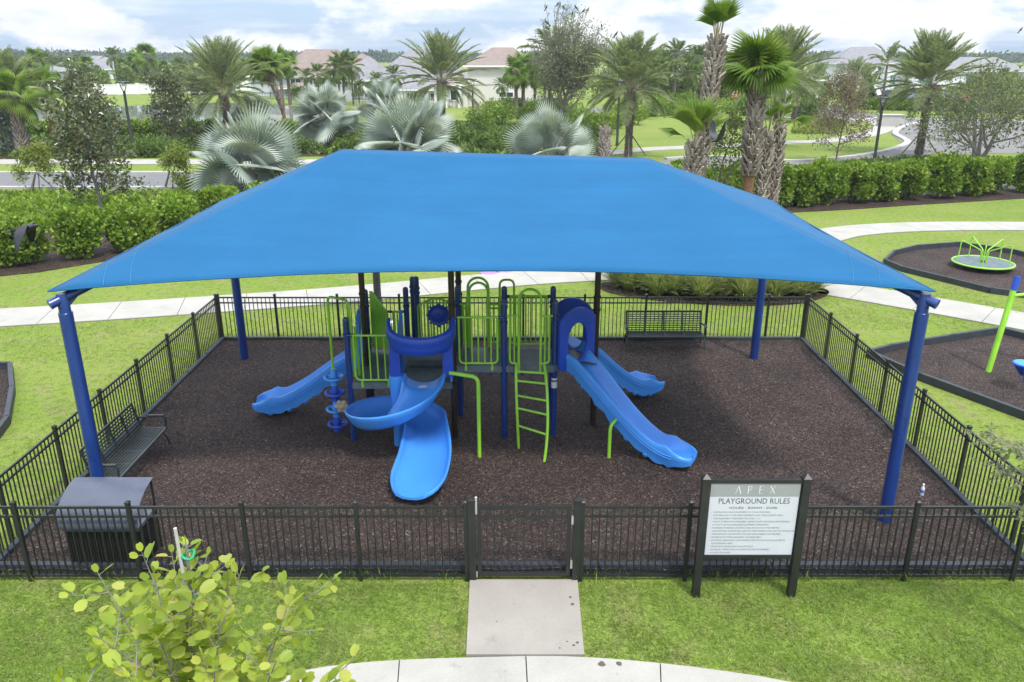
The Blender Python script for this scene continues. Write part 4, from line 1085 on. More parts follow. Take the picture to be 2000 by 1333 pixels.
# ------------------------------------------------------------------ rules sign
sg = thing('rules_sign', 'white playground rules sign hung between two thick black posts beside the gate', 'sign', (3.2, 9.30, 0))
SX0, SX1, SY = 2.545, 3.865, 9.30
for x in (SX0, SX1):
    mb = MB(); mb.box((x, SY, .90), (.10, .10, 1.84)); mb.box((x, SY, 1.835), (.115, .115, .03)); mb.box((x, SY, 1.88), (.11, .11, .06), taper=0.04); part('post', mb, M['black_metal'], sg)
mb = MB(); cxs = (SX0 + SX1) / 2
for z in (1.80, .64): mb.box((cxs, SY, z), (SX1 - SX0 - .10, .05, .05))
part('crossbar', mb, M['black_metal'], sg)
pn = part('panel', MB().box((cxs, SY, 1.22), (1.18, .016, 1.10)), M['white_sign'], sg)
part('header_band', MB().box((cxs, SY - .0105, 1.675), (1.18, .008, .19)), M['grey_sign'], pn)
def lettering(lines, mat, parent, name):
    """flat lettering (x, z, size, text, align, x stretch, spacing) standing 2 mm proud of the panel"""
    mb = MB(); off = 0
    for (x, z, size, text, align, sx, spc) in lines:
        c = bpy.data.curves.new('lettering', 'FONT'); c.body = text; c.size = size; c.align_x = align; c.space_character = spc; c.resolution_u = 2; c.extrude = 0.0
        ob = bpy.data.objects.new('lettering_tmp', c); COL.objects.link(ob)
        dg = bpy.context.evaluated_depsgraph_get(); me = bpy.data.meshes.new_from_object(ob.evaluated_get(dg))
        nv = len(me.vertices); co_ = np.empty(nv * 3); me.vertices.foreach_get('co', co_); co_ = co_.reshape(-1, 3)
        V = np.column_stack([co_[:, 0] * sx + x, np.full(nv, SY - .0175 if mat is M['pale_ink'] else SY - .0105), co_[:, 1] + z])
        mb.add(V, [tuple(p.vertices) for p in me.polygons])
        bpy.data.objects.remove(ob); bpy.data.meshes.remove(me); bpy.data.curves.remove(c)
    return part(name, mb, mat, parent, smooth=None)
# header letters drawn in thin and thick strokes
mb = MB()
def stroke(a, b, w):
    dx_, dz_ = b[0] - a[0], b[1] - a[1]; l_ = math.hypot(dx_, dz_); nx, nz = -dz_ / l_ * w / 2, dx_ / l_ * w / 2
    mb.add([(a[0] + nx, SY - .0165, a[1] + nz), (a[0] - nx, SY - .0165, a[1] - nz), (b[0] - nx, SY - .0165, b[1] - nz), (b[0] + nx, SY - .0165, b[1] + nz)], [(0, 1, 2, 3)])
for k, ch in enumerate('APEX'):
    mb = MB(); x = cxs - .225 + .15 * k; z0_, z1_ = 1.62, 1.735
    if ch == 'A': stroke((x - .035, z0_), (x, z1_), .004); stroke((x, z1_), (x + .035, z0_), .009)
    if ch == 'P':
        stroke((x - .02, z0_), (x - .02, z1_), .008); q = [(x - .02 + .045 * math.sin(a), z1_ - .032 + .032 * math.cos(a)) for a in np.linspace(0, PI, 9)]
        for a, b in zip(q, q[1:]): stroke(a, b, .005)
    if ch == 'E':
        stroke((x - .02, z0_), (x - .02, z1_), .008)
        for zz in (z0_ + .003, (z0_ + z1_) / 2, z1_ - .003): stroke((x - .02, zz), (x + .025, zz), .004)
    if ch == 'X': stroke((x - .03, z1_), (x + .03, z0_), .009); stroke((x - .03, z0_), (x + .03, z1_), .004)
    part('header_letter', mb, M['pale_ink'], pn, smooth=None)
lettering([(cxs + .0, 1.465, .118, 'PLAYGROUND RULES', 'CENTER', .83, 1.0)], M['ink'], pn, 'heading'); lettering([(cxs, 1.385, .050, 'HOURS   8:00AM - DUSK', 'CENTER', 1.15, 1.05)], M['ink'], pn, 'hours_line')
rules = ['USE PLAYGROUND EQUIPMENT AT YOUR OWN RISK.', 'PLAYGROUND IS FOR APEX RESIDENTS AND THEIR GUESTS ONLY', 'THIS EQUIPMENT DESIGNED FOR AGES 2 - 12', 'ADULT SUPERVISION REQUIRED. NEVER LEAVE CHILDREN UNATTENDED',
         'DO NOT USE PLAYGROUND EQUIPMENT IMPROPERLY', 'RUNNING, PUSHING, SHOVING AND ROUGH PLAY PROHIBITED', 'ASSOCIATION AND BOARD ARE NOT RESPONSIBLE FOR LOST OR STOLEN ITEMS', 'ASSOCIATION AND BOARD ARE NOT RESPONSIBLE FOR INJURIES',
         'PROPER FOOTWEAR REQUIRED, NO BARE FEET', 'NO FOOD, BREAKABLE CONTAINERS, OR INTOXICANTS ALLOWED IN', None, 'TRASH MUST BE PLACED IN RECEPTACLE', 'SMOKING, VAPING AND E-CIGARETTES ARE PROHIBITED', 'NO PETS ALLOWED']
lines = []
for k, s in enumerate(rules):
    z = 1.325 - k * .0485
    lines.append((SX0 + .11, z, .0335, '\u2022  ' + s if s else '    PLAYGROUND AREA', 'LEFT', .93, 1.0))
for l_ in lines: lettering([l_], M['soft_ink'], pn, 'rule_line')

# ------------------------------------------------------------------ carousel, swing frame, small things
mg_c = at(1920, 512, .22); mg = thing('playground_carousel', 'lime green merry-go-round disc with bent grab bars in its own mulch pit', 'carousel', (mg_c.x, mg_c.y, 0))
part('platform', MB().lathe([(.9, .16), (.93, .18), (.93, .215), (.90, .222)], (mg_c.x, mg_c.y, 0), 48), M['slate'], mg)
part('rim', MB().tube([(mg_c.x + .96 * math.cos(a), mg_c.y + .96 * math.sin(a), .205) for a in np.linspace(0, 2 * PI, 65)[:-1]], .032, 8, closed=True), M['lime'], mg)
part('hub', MB().lathe([(.12, -.01), (.12, .16), (.05, .22), (.05, .27)], (mg_c.x, mg_c.y, 0), 16), M['black_metal'], mg)
for k in range(5):
    a = R(95 + 72 * k); d = Vector((math.cos(a), math.sin(a), 0)); c0 = Vector((mg_c.x, mg_c.y, .22))
    part('grab_bar', MB().tube(fillet([c0 + d * .82, c0 + d * .80 + Vector((0, 0, .74)), c0 + d * .12 + Vector((0, 0, .40)), c0 + d * .10], .08, 5), .02, 8), M['lime'], mg)
b0 = at(1930, 727); t0 = at(1988, 540, 0, Y=b0.y + .25)
sw = thing('swing_frame', 'leaning lime green swing frame with blue end caps at the edge of its mulch pit', 'swing', (b0.x, b0.y, 0))
part('leaning_post', MB().tube([b0, b0.lerp(t0, .86)], .065, 14), M['lime'], sw)
ang = (t0 - b0).normalized(); part('post_cap', MB().tube([b0.lerp(t0, .86), b0.lerp(t0, 1.0)], .074, 14), M['royal'], sw)
b1 = at(1998, 702); t1_ = t0 + Vector((.25, .35, -.05))
part('leaning_post', MB().tube([b1 + Vector((.12, 0, 0)), b1.lerp(t1_, .86) + Vector((.25, 0, 0))], .065, 14), M['lime'], sw)
cb = b0.lerp(t0, .80); part('beam', MB().tube([cb, cb + Vector((2.2, .5, .08))], .04, 12), M['lime'], sw)
sc_ = at(2002, 712, .62)
sr = part('saucer_seat', MB().lathe([(.06, -.25), (.10, -.20), (.2, -.05), (.245, -.01), (.25, .02), (.225, .03), (.0, .01)], sc_, 22), M['royal'], sw)
part('seat_top', MB().lathe([(.0, .0), (.215, .02), (.22, .034), (.0, .034)], sc_ + Vector((0, 0, .001)), 22), M['sky_plastic'], sr)
for s in (-1, 1): part('hanger', MB().tube([sc_ + Vector((.2, .1 * s, 0)), sc_ + Vector((.45, .1 * s, 1.5))], .014, 6), M['steel'], sr)
part('foot_bar', MB().tube(fillet([sc_ + Vector((-.02, -.1, -.22)), sc_ + Vector((-.02, -.1, -.40)), sc_ + Vector((.3, -.1, -.40)), sc_ + Vector((.3, -.1, -.22))], .06, 4), .018, 8), M['royal'], sr)

bt = at(1800, 968, .09); mb = MB().lathe([(.028, .0), (.033, .012), (.033, .13), (.030, .15), (.014, .185), (.014, .2)], (bt.x, bt.y, .088), 14)
bo = thing('water_bottle', 'clear plastic water bottle standing on the mulch near the corner pole', 'bottle', (bt.x, bt.y, .088))
part('bottle_body', mb, plain('clear_bottle', (.6, .64, .68), .15, .05), bo); part('bottle_cap', MB().lathe([(.017, .198), (.017, .22), (.012, .223)], (bt.x, bt.y, .088), 10), M['white'], bo)
part('bottle_label', MB().lathe([(.0335, .06), (.0345, .06), (.0345, .115), (.0335, .115)], (bt.x, bt.y, .088), 14), plain('blue_label', (.12, .14, .4), .5), bo)
for (px, py, lab) in ((955, 535, 'oval purple utility lid in the grass beside the walkway, lower of the pair'), (987, 531, 'oval purple utility lid in the grass, the one nearer the road hedge')):
    c = at(px, py); mb = MB().lathe([(.30, 0), (.30, .03), (.27, .04)], (c.x, c.y, 0), 24); mb.V[-1] = (mb.V[-1] - [c.x, c.y, 0]) * [1.0, .72, 1] + [c.x, c.y, 0]
    solo('utility_hatch', mb, M['purple'], lab, 'utility lid', (c.x, c.y, 0), 'purple utility lids')
c = at(757, 636); solo('utility_marker', MB().box((c.x, c.y, .05), (.30, .22, .10)).box((c.x - .05, c.y, .105), (.1, .14, .02)), M['white'], 'small white utility box on the grass just beyond the back fence', 'utility box', (c.x, c.y, 0))
c = at(1376, 574)
rk = MB().lathe([(.0, -.05), (.20, -.02), (.24, .06), (.19, .14), (.08, .19), (.0, .2)], (c.x, c.y, 0), 11); rr_ = np.random.default_rng(4)
rk.V[-1] = rk.V[-1] + rr_.normal(0, .018, rk.V[-1].shape); solo('garden_rock', rk, M['curb'], 'pale rock lying among the ornamental grasses', 'rock', (c.x, c.y, 0), smooth=60)
# ------------------------------------------------------------------ palms
def ring_boots(mb, H0, H1, rad, rows_m, cols, size, rng, lean=0.5, mi=0):
    """overlapping stubs of old leaf bases round a trunk; rad(z) gives its radius"""
    P, D, S = [], [], []
    n = max(1, int((H1 - H0) * rows_m))
    for i in range(n):
        z = H0 + (H1 - H0) * (i + .5) / n
        for k in range(cols):
            a = 2 * PI * (k + .5 * (i % 2)) / cols + rng.normal(0, .05); r = rad(z)
            P.append((r * math.cos(a), r * math.sin(a), z)); D.append((math.cos(a) * lean, math.sin(a) * lean, 1)); S.append(size * rng.uniform(.75, 1.25))
    P, D = np.array(P), np.array(D)
    out = P.copy(); out[:, 2] = 0
    tv = np.array([(-.27, -.15, -.10), (.27, -.15, -.10), (.17, 1, .04), (-.17, 1, .04), (-.22, -.1, .10), (.22, -.1, .10), (.10, .95, .13), (-.10, .95, .13)])
    tf = np.array([(4, 5, 6, 7), (0, 4, 7, 3), (1, 2, 6, 5), (3, 7, 6, 2), (0, 1, 5, 4)])
    D = D + rng.normal(0, .13, D.shape); V, F = place(tv, tf, P, D, np.array(S), rng, roll=.4, up=nrm(out)); mb.addnp(V, F, mi)
def trunk_mb(H, rad, seg=14, bend=(0, 0)):
    n = max(4, int(H / .35)); zs = [H * i / n for i in range(n + 1)]
    return MB().tube([(bend[0] * (z / H) ** 2, bend[1] * (z / H) ** 2, z) for z in zs], [rad(z) for z in zs], seg)
LEAFLET = (np.array([(0, 0, 0), (.045, .45, .02), (0, 1, -.10), (-.045, .45, .02)]), np.array([(0, 1, 2), (0, 2, 3)]))
def pinnate(mb, rng, base, az, el, L, droop, nl, ll, w=1.0, vee=.35, stalk=.22, sw=.022, fold=.55):
    """one feather frond: stalk and two rows of leaflets"""
    n = 12; p = np.array(base, float); pts = [p.copy()]; tang = []
    side_az = az + rng.normal(0, .12)
    for i in range(n):
        s = i / n; e = el - droop * s ** 1.4
        d = np.array([math.cos(e) * math.cos(az + (side_az - az) * s), math.cos(e) * math.sin(az + (side_az - az) * s), math.sin(e)]); tang.append(d)
        p = p + d * L / n; pts.append(p.copy())
    tang.append(tang[-1]); pts = np.array(pts); tang = np.array(tang)
    mb.tube([tuple(q) for q in pts], [sw * (1 - .8 * i / n) for i in range(n + 1)], 4, mi=1)
    s = np.linspace(stalk, .985, nl); f = s * n; i0 = np.minimum(f.astype(int), n - 1); fr = (f - i0)[:, None]
    Q = pts[i0] * (1 - fr) + pts[i0 + 1] * fr; T = nrm(tang[i0] * (1 - fr) + tang[i0 + 1] * fr)
    X = nrm(np.cross(T, np.array([0, 0, 1.0]))); U = np.cross(X, T)
    prof = np.sin(np.clip((s - stalk) / (1 - stalk) * .86 + .14, 0, 1) * PI) ** .6
    for sd in (-1, 1):
        D = T * (fold + .35 * s[:, None]) + X * sd * .85 + U * vee + rng.normal(0, .09, (nl, 3)); D[:, 2] -= .12
        V, F = place(LEAFLET[0] * np.array([w, 1, 1]), LEAFLET[1], Q, D, ll * prof * rng.uniform(.85, 1.12, nl), rng, roll=.6, up=U); mb.addnp(V, F, 0)
def feather_palm(name, label, H, rtop, rbot, L, nf, seed, mats, el_lo=-25, droop=1.1, nl=46, ll=.5, w=1.0, boots=True, group=None, loc=(0, 0, 0), rz=0, braces=False, bulge=.35, vee=.35, fold=.55, dead=0, up_pow=1.15):
    r = np.random.default_rng(seed); t = thing(name, label, 'palm', loc, rz, group, local=True)
    def rad(z):
        u = z / H; return rbot + (rtop - rbot) * u ** 3 + (.04 * math.exp(-u * 12))
    mb = trunk_mb(H, lambda z: rad(z) * .9)
    if boots:
        ring_boots(mb, H * .02, H * .62, rad, 7, 9, .15, r, .25, 1); ring_boots(mb, H * .62, H + .1, rad, 8, 10, .24, r, .55, 2)
    part('trunk', mb, [M['trunk'], M['boot_dark'], M['boot']], t)
    cr = MB()
    for i in range(nf):
        u = (i + .5) / nf; el = R(88 - (88 - el_lo) * u ** up_pow) + r.normal(0, .07); az = i * 2.39996 + r.normal(0, .15)
        b = (math.cos(az) * rtop * .55 * u, math.sin(az) * rtop * .55 * u, H + .15 - .25 * u)
        pinnate(cr, r, b, az, el, L * r.uniform(.85, 1.08) * (.8 + .2 * min(1, u * 3)), droop * (.55 + .6 * u), nl, ll, w, vee, fold=fold)
    if dead:
        for i in range(dead):
            az = r.uniform(0, 2 * PI); pinnate(cr, r, (math.cos(az) * rtop * .8, math.sin(az) * rtop * .8, H - .2), az, R(-20), L * .6, .9, 24, ll, w)
    part('crown', cr, [mats[0], mats[1]], t, smooth=None)
    if braces:
        for k in range(3):
            a = k * 2 * PI / 3 + .5; part('brace', MB().bar((math.cos(a) * rbot, math.sin(a) * rbot, 1.5), (math.cos(a) * 1.5, math.sin(a) * 1.5, 0), .06, .06), M['trunk'], t)
    return t
def fan_template(nseg, spread, rin, fold, droop=.25, wave=.0):
    V = [(0, 0, 0)]; F = []
    for i in range(nseg + 1):
        a = -spread / 2 + spread * i / nseg; V.append((rin * math.sin(a), rin * math.cos(a), -fold - droop * rin ** 2 * .6))
    for i in range(nseg):
        a = -spread / 2 + spread * (i + .5) / nseg; k = 1.0 - .18 * abs(a) / (spread / 2); V.append((k * math.sin(a), k * math.cos(a), -droop))
        m = nseg + 1 + i + 1
        V_mid = (rin * .98 * math.sin(a), rin * .98 * math.cos(a), fold - droop * rin ** 2 * .6); V.append(V_mid)
    for i in range(nseg):
        tip = nseg + 2 + 2 * i; mid = tip + 1
        F += [(0, 1 + i, mid), (0, mid, 2 + i), (1 + i, tip, mid), (mid, tip, 2 + i)]
    return np.array(V, float), np.array(F)
def fan_crown(r, H, n, el_hi, el_lo, pet, size, tmpl, rtop, jitter=.12, roll=.6, tilt=.0):
    cr = MB(); P, D, S, U = [], [], [], []
    for i in range(n):
        u = (i + .5) / n; el = R(el_hi - (el_hi - el_lo) * u ** 1.1) + r.normal(0, jitter); az = i * 2.39996 + r.normal(0, .2)
        b = Vector((math.cos(az) * rtop * u, math.sin(az) * rtop * u, H + .1 - .2 * u))
        d = Vector((math.cos(el) * math.cos(az), math.cos(el) * math.sin(az), math.sin(el)))
        l = pet * r.uniform(.8, 1.15); mid = b + d * l * .5; e = b + d * l - Vector((0, 0, .10 * l * u))
        cr.tube([b, mid, e], [.024, .017, .012], 4, mi=1)
        dd = (e - mid).normalized() - Vector((0, 0, .25 * u + tilt)); P.append(e - d * .05); D.append(dd); S.append(size * r.uniform(.82, 1.12)); U.append(Vector((0, 0, 1)) - d * .2)
    V, F = place(*tmpl, np.array(P), np.array(D), np.array(S), r, roll=roll, up=np.array(U)); cr.addnp(V, F, 0)
    return cr
SABAL_T = fan_template(26, R(250), .52, .035, .42)
SILVER_T = fan_template(40, R(270), .46, .035, .08)
NARROW_T = fan_template(16, R(105), .55, .04, .30)
SMALL_T = fan_template(14, R(240), .5, .05, .4)
def sabal(label, loc, H, seed, n=18, pet=.8, size=.95, rt=.23, boots_from=0.0, fibre_to=0.0, el=(88, -45), bend=(0, 0), group=None, rz=0, tmpl=None, name='sabal_palm', dead=0, bsize=.34):
    r = np.random.default_rng(seed); t = thing(name, label, 'palm', loc, rz, group, local=True)
    rad = lambda z: rt * (1.0 + .12 * math.sin(z * 2.1))
    mb = trunk_mb(H, lambda z: rad(z) * .88, bend=bend)
    mats = [M['fibre'] if fibre_to else M['trunk'], M['boot']]
    b = MB(); ring_boots(b, max(boots_from * H, fibre_to * H), H + .05, rad, 7, 9, bsize, r, .45, 1)
    for ch in b.V: ch[:, 0] += bend[0] * np.clip(ch[:, 2] / H, 0, 1.1) ** 2; ch[:, 1] += bend[1] * np.clip(ch[:, 2] / H, 0, 1.1) ** 2
    for V_, F_, mi in zip(b.V, b.F, b.M): mb.addnp(V_, F_, mi)
    part('trunk', mb, mats, t)
    cr = fan_crown(r, H, n, el[0], el[1], pet, size, tmpl or SABAL_T, rt * .6)
    for ch in cr.V: ch[:, 0] += bend[0]; ch[:, 1] += bend[1]
    part('crown', cr, [M['fan'], M['date_stalk']], t, smooth=None)
    if dead:
        dc = fan_crown(r, H - .2, dead, -35, -75, pet * .7, size * .8, tmpl or SABAL_T, rt)
        for ch in dc.V: ch[:, 0] += bend[0]; ch[:, 1] += bend[1]
        part('dry_skirt', dc, [M['dead_leaf'], M['date_stalk']], t, smooth=None)
    return t
def silver_palm(label, loc, H, seed, n=22, pet=1.15, size=1.35, el=(84, -18), rz=0):
    r = np.random.default_rng(seed); t = thing('bismarck_palm', label, 'palm', loc, rz, 'silver fan palms along the road', local=True)
    mb = trunk_mb(H, lambda z: .24 + .05 * math.exp(-z * 3)); ring_boots(mb, .05, H + .1, lambda z: .25, 4, 7, .38, r, .6, 1)
    part('trunk', mb, [M['trunk'], M['boot']], t)
    part('crown', fan_crown(r, H, n, el[0], el[1], pet, size, SILVER_T, .2, .1, 1.1), [M['silver'], M['silver_stalk']], t, smooth=None)
    return t

# ------------------------------------------------------------------ broadleaf trees and shrubs
def skeleton(r, H, spread, levels=3, n1=7, trunk_r=.12, fork=.3, up=.35, kids=4, multi=1, jit=.16, l1=None):
    """tapered trunk with limbs; returns (wood builder, twig points, twig directions)"""
    wood = MB(); tips_p, tips_d = [], []
    def limb(p, d, L, rad, lev):
        pts = [p]; n = 5
        for i in range(n):
            d = (d + Vector(r.normal(0, jit, 3)) + Vector((0, 0, up * .12))).normalized(); pts.append(pts[-1] + d * (L / n))
        rr = [rad * (1 - .72 * i / n) for i in range(n + 1)]
        wood.tube(pts, rr, 7 if lev < 1 else 5 if lev < 2 else 3, caps=False)
        if lev >= levels - 1:
            for i in range(1, n + 1): tips_p.append(pts[i]); tips_d.append((pts[i] - pts[i - 1]).normalized())
            return
        k = n1 if lev == 0 else kids
        for j in range(k):
            f = fork + (1 - fork) * (j + .7) / k; f = min(f, .99); i = min(int(f * n), n - 1); q = pts[i].lerp(pts[i + 1], f * n - i)
            ax = (pts[i + 1] - pts[i]).normalized(); a = j * 2.4 + r.uniform(-.4, .4); o = ax.orthogonal().normalized(); o.rotate(Matrix.Rotation(a, 3, ax))
            dd = (ax * r.uniform(.35, .75) + o * r.uniform(.7, 1.0)).normalized()
            LL = (l1 or spread) * r.uniform(.75, 1.1) * (1 - .45 * f * (lev == 0)) if lev == 0 else L * r.uniform(.45, .62)
            limb(q, dd, LL, rr[i] * .6, lev + 1)
    for m in range(multi):
        d = Vector((r.normal(0, .22 if multi > 1 else .04), r.normal(0, .22 if multi > 1 else .04), 1)).normalized(); limb(Vector((0, 0, 0)), d, H * .8, trunk_r, 0)
    return wood, np.array([tuple(p) for p in tips_p]), np.array([tuple(d) for d in tips_d])
def leaves_on(r, P, D, per, size, spread, tmpl=LEAF4):
    n = len(P) * per; Q = np.repeat(P, per, 0) + r.normal(0, spread, (n, 3)); DD = np.repeat(D, per, 0) * .6 + r.normal(0, .7, (n, 3)); DD[:, 2] += .15
    return place(*tmpl, Q, DD, r.uniform(size * .65, size * 1.25, n), r)
def tree(name, label, cat, loc, H, spread, seed, lm, per=12, size=.16, lsp=.18, group=None, levels=3, n1=9, kids=4, trunk_r=.1, fork=.3, up=.35, multi=1, wood='trunk', keep=None, stakes=False, tmpl=LEAF4, rz=0, l1=None, jit=.16, scale_z=1.0):
    r = np.random.default_rng(seed); t = thing(name, label, cat, loc, rz, group, local=True)
    w_, P, D = skeleton(r, H, spread, levels, n1, trunk_r, fork, up, kids, multi, jit, l1)
    part('trunk', w_, M[wood], t)
    if keep is not None:
        ok = keep(P, r); P, D = P[ok], D[ok]
    V, F = leaves_on(r, P, D, per, size, lsp, tmpl); part('crown', MB().addnp(V, F), M[lm], t, smooth=None)
    if stakes:
        for k in range(3):
            a = k * 2 * PI / 3 + .4; part('stake', MB().bar((.06 * math.cos(a), .06 * math.sin(a), H * .42), (H * .34 * math.cos(a), H * .34 * math.sin(a), 0), .05, .05), M['trunk'], t)
    return t
def clump_points(r, dims, nclump, n, csize=.32, boxy=False):
    """points on lumpy clumps filling an ellipsoid (half-size dims, base at z=0)"""
    c = sphere_dirs(nclump, r) * (r.random((nclump, 1)) ** .35) * .72
    if boxy: c = np.sign(c) * np.abs(c) ** .55 * [.75, .75, .8]
    c = c * np.array(dims); c[:, 2] += dims[2]
    rc = csize * r.uniform(.7, 1.25, nclump) * min(dims[0], dims[1])
    k = r.integers(0, nclump, n); d = sphere_dirs(n, r); P = c[k] + d * rc[k][:, None] * (.72 + .33 * r.random((n, 1)))
    ok = P[:, 2] > .03; return P[ok], d[ok]
def shrub(name, label, cat, loc, dims, n, size, lm, seed, group=None, nclump=26, csize=.36, tmpl=LEAF4, rz=0, stems=True, boxy=False):
    r = np.random.default_rng(seed); t = thing(name, label, cat, loc, rz, group, local=True)
    P, d = clump_points(r, dims, nclump, n, csize, boxy); m = len(P)
    V, F = place(*tmpl, P, d + r.normal(0, .55, (m, 3)) + [0, 0, .35], r.uniform(size * .7, size * 1.3, m), r)
    part('foliage', MB().addnp(V, F), M[lm], t, smooth=None)
    if stems:
        w_ = MB()
        for k in range(6):
            a = r.uniform(0, 6.28); w_.tube([(0.06 * math.cos(a), .06 * math.sin(a), 0), (dims[0] * .4 * math.cos(a), dims[1] * .4 * math.sin(a), dims[2] * .9), (dims[0] * .6 * math.cos(a), dims[1] * .6 * math.sin(a), dims[2] * 1.5)], [.035, .025, .008], 5)
        part('stem', w_, M['trunk'], t)
    return t

# ---- hedge shrubs on both sides
hl = None
hedge1 = [(-18.9, 26.9), (-17.35, 27.7), (-15.7, 28.75), (-14.35, 29.9), (-13.1, 31.3), (-11.9, 32.6), (-10.6, 34.0), (-9.2, 35.4), (-7.8, 36.6), (-20.6, 26.4), (-6.2, 37.8)]
for k, (x, y) in enumerate(hedge1):
    if k < 3:
        s = shrub('hedge_shrub', 'tall bright green rounded hedge shrub behind the canopy on the pond side', 'shrub', (x, y, 0), (.98, .90, .98), 4600, .135, 'clusia', 40 + k, 'hedge shrubs on the pond side', 40, .34, ROUND, boxy=True); hl = (hl or []) + [s]
    else: dup(hl[k % 3], (x, y, 0), k * 1.3, (1.0, 1.0, random.uniform(.92, 1.08)))
hr = []
hedge2 = [(9.6, 38.3), (11.1, 38.7), (12.6, 38.9), (14.1, 39.3), (15.6, 39.8), (17.1, 40.3), (18.6, 40.7), (20.2, 41.2), (22.0, 41.6), (23.9, 42.3), (25.3, 42.7), (8.1, 38.0), (27.6, 43.4)]
for k, (x, y) in enumerate(hedge2):
    if k < 3: hr.append(shrub('hedge_shrub', 'tall green hedge shrub in the dense row across the lawn from the carousel', 'shrub', (x, y, 0), (1.0, .95, 1.14 if k else 1.05), 4400, .155, 'clusia', 60 + k, 'hedge shrubs beyond the carousel lawn', 42, .34, ROUND, boxy=True))
    else: dup(hr[k % 3], (x, y, 0), k * 1.7, (1.0, 1.0, random.uniform(.9, 1.06)))

# ---- named palms
def g2(px, py, Y=None):
    p = at(px, py) if Y is None else at(px, py, 0, Y); return (p.x, p.y, 0)
def xat(px, py, Y): return at(px, py, 0, Y)
DM = ('date', 'date_stalk')
dm = [M['date'], M['date_stalk']]
def crown_h(px, py, Y): return at(px, py, 0, Y)
def date_at(label, px, py, Y, L, seed, braces=False, rz=0, nf=58, rt=.36, rb=.27):
    c = crown_h(px, py, Y); return feather_palm('date_palm', label, c.z, rt, rb, L, nf, seed, dm, el_lo=-22, droop=.78, up_pow=1.45, nl=66, ll=.66, w=1.45, loc=(c.x, c.y, 0), rz=rz, braces=braces, dead=4, group='date palms with feathery grey green crowns')
date_at('big date palm in front of the pond, thick patterned trunk under a grey green crown', 436, 178, 70, 5.0, 101)
date_at('tallest date palm, standing before the grey roofed house', 862, 160, 74, 5.0, 102, rz=1.1)
date_at('date palm with a dark slender trunk braced beside the round lawn', 1233, 172, 58.6, 4.1, 103, True, rz=2.0, rt=.33, rb=.24)
date_at('date palm rising just behind the tall fan palms', 1527, 152, 66, 4.5, 104, rz=.6)
date_at('braced date palm standing by the curving paver road', 1817, 168, 59.2, 4.3, 105, True, rz=2.8, rt=.31, rb=.25)
date_at('date palm with drooping fronds at the far end of the pond', 12, 196, 62, 4.2, 106, rz=.3)
# sabals in the grass bed
p = at(1397, 120, 0, 26); sabal('tallest fan palm, shaggy booted trunk with a small tuft cut short on top', (p.x - .25, 26, 0), 7.35, 201, n=9, pet=.75, size=.80, tmpl=NARROW_T, rt=.19, boots_from=.55, el=(89, 76), bend=(.25, 0), bsize=.27, group='shaggy fan palms behind the canopy')
p = at(1484, 130, 0, 26.3); sabal('full crowned fan palm with shaggy boots above a red brown fibre trunk', (p.x, 26.3, 0), 6.35, 202, n=20, pet=.55, size=.95, rt=.20, fibre_to=.52, el=(88, 8), bsize=.27, group='shaggy fan palms behind the canopy')
p = at(1372, 235, 0, 25.4); sabal('leaning short fan palm with a few folded green leaves, beside the tallest one', (p.x - .25, 25.4, 0), 4.4, 203, n=10, pet=.65, size=.95, tmpl=NARROW_T, rt=.18, boots_from=.05, el=(88, 58), bend=(.1, 0), bsize=.27, group='shaggy fan palms behind the canopy')
p = at(1502, 240, 0, 27.0); sabal('stumpy fan palm with clipped leaf stubs, just behind the red brown trunk', (p.x, 27.0, 0), 4.55, 204, n=6, pet=.6, size=.5, tmpl=NARROW_T, rt=.15, bsize=.22, boots_from=.1, el=(88, 40), group='shaggy fan palms behind the canopy')
p = at(1524, 235, 0, 27.6); sabal('stumpy fan palm with clipped leaf stubs, nearer the hedge row', (p.x, 27.6, 0), 4.75, 205, n=6, pet=.6, size=.5, tmpl=NARROW_T, rt=.15, bsize=.22, boots_from=.4, el=(88, 35), group='shaggy fan palms behind the canopy')
p = at(1182, 250, 0, 50); sabal('bare cut palm stump with pale leaf stubs behind the canopy', (p.x, 50, 0), 2.6, 206, n=5, pet=.9, size=.35, rt=.24, el=(86, 55), group='shaggy fan palms behind the canopy')
# silver palms
def silver_at(label, px, py, Y, seed, **k):
    p = at(px, py, 0, Y); return silver_palm(label, (p.x, p.y, 0), max(.5, p.z), seed, **k)
silver_at('huge silver fan palm spreading over the road at the corner of the canopy', 492, 335, 43.5, 301, n=30, pet=1.45, size=2.0, el=(84, -30))
silver_at('huge silver fan palm directly behind the ridge of the canopy', 800, 300, 47, 302, n=28, pet=1.6, size=2.05, el=(84, 0), rz=1)
silver_at('low silver fan palm in front of the bare perching tree', 1075, 312, 47, 303, n=24, pet=1.45, size=1.8, el=(82, 0), rz=2)
silver_at('upright silver fan palm with a clear pale trunk in the pond bed', 637, 232, 65, 304, n=26, pet=1.35, size=1.7, el=(84, -25))
silver_at('smaller silver fan palm beside the big date palm', 494, 232, 72, 305, n=14, pet=1.1, size=1.3, rz=.8)
silver_at('silver fan palm half hidden at the foot of the tallest date palm', 752, 220, 68, 306, n=16, pet=1.3, size=1.5, rz=1.9)
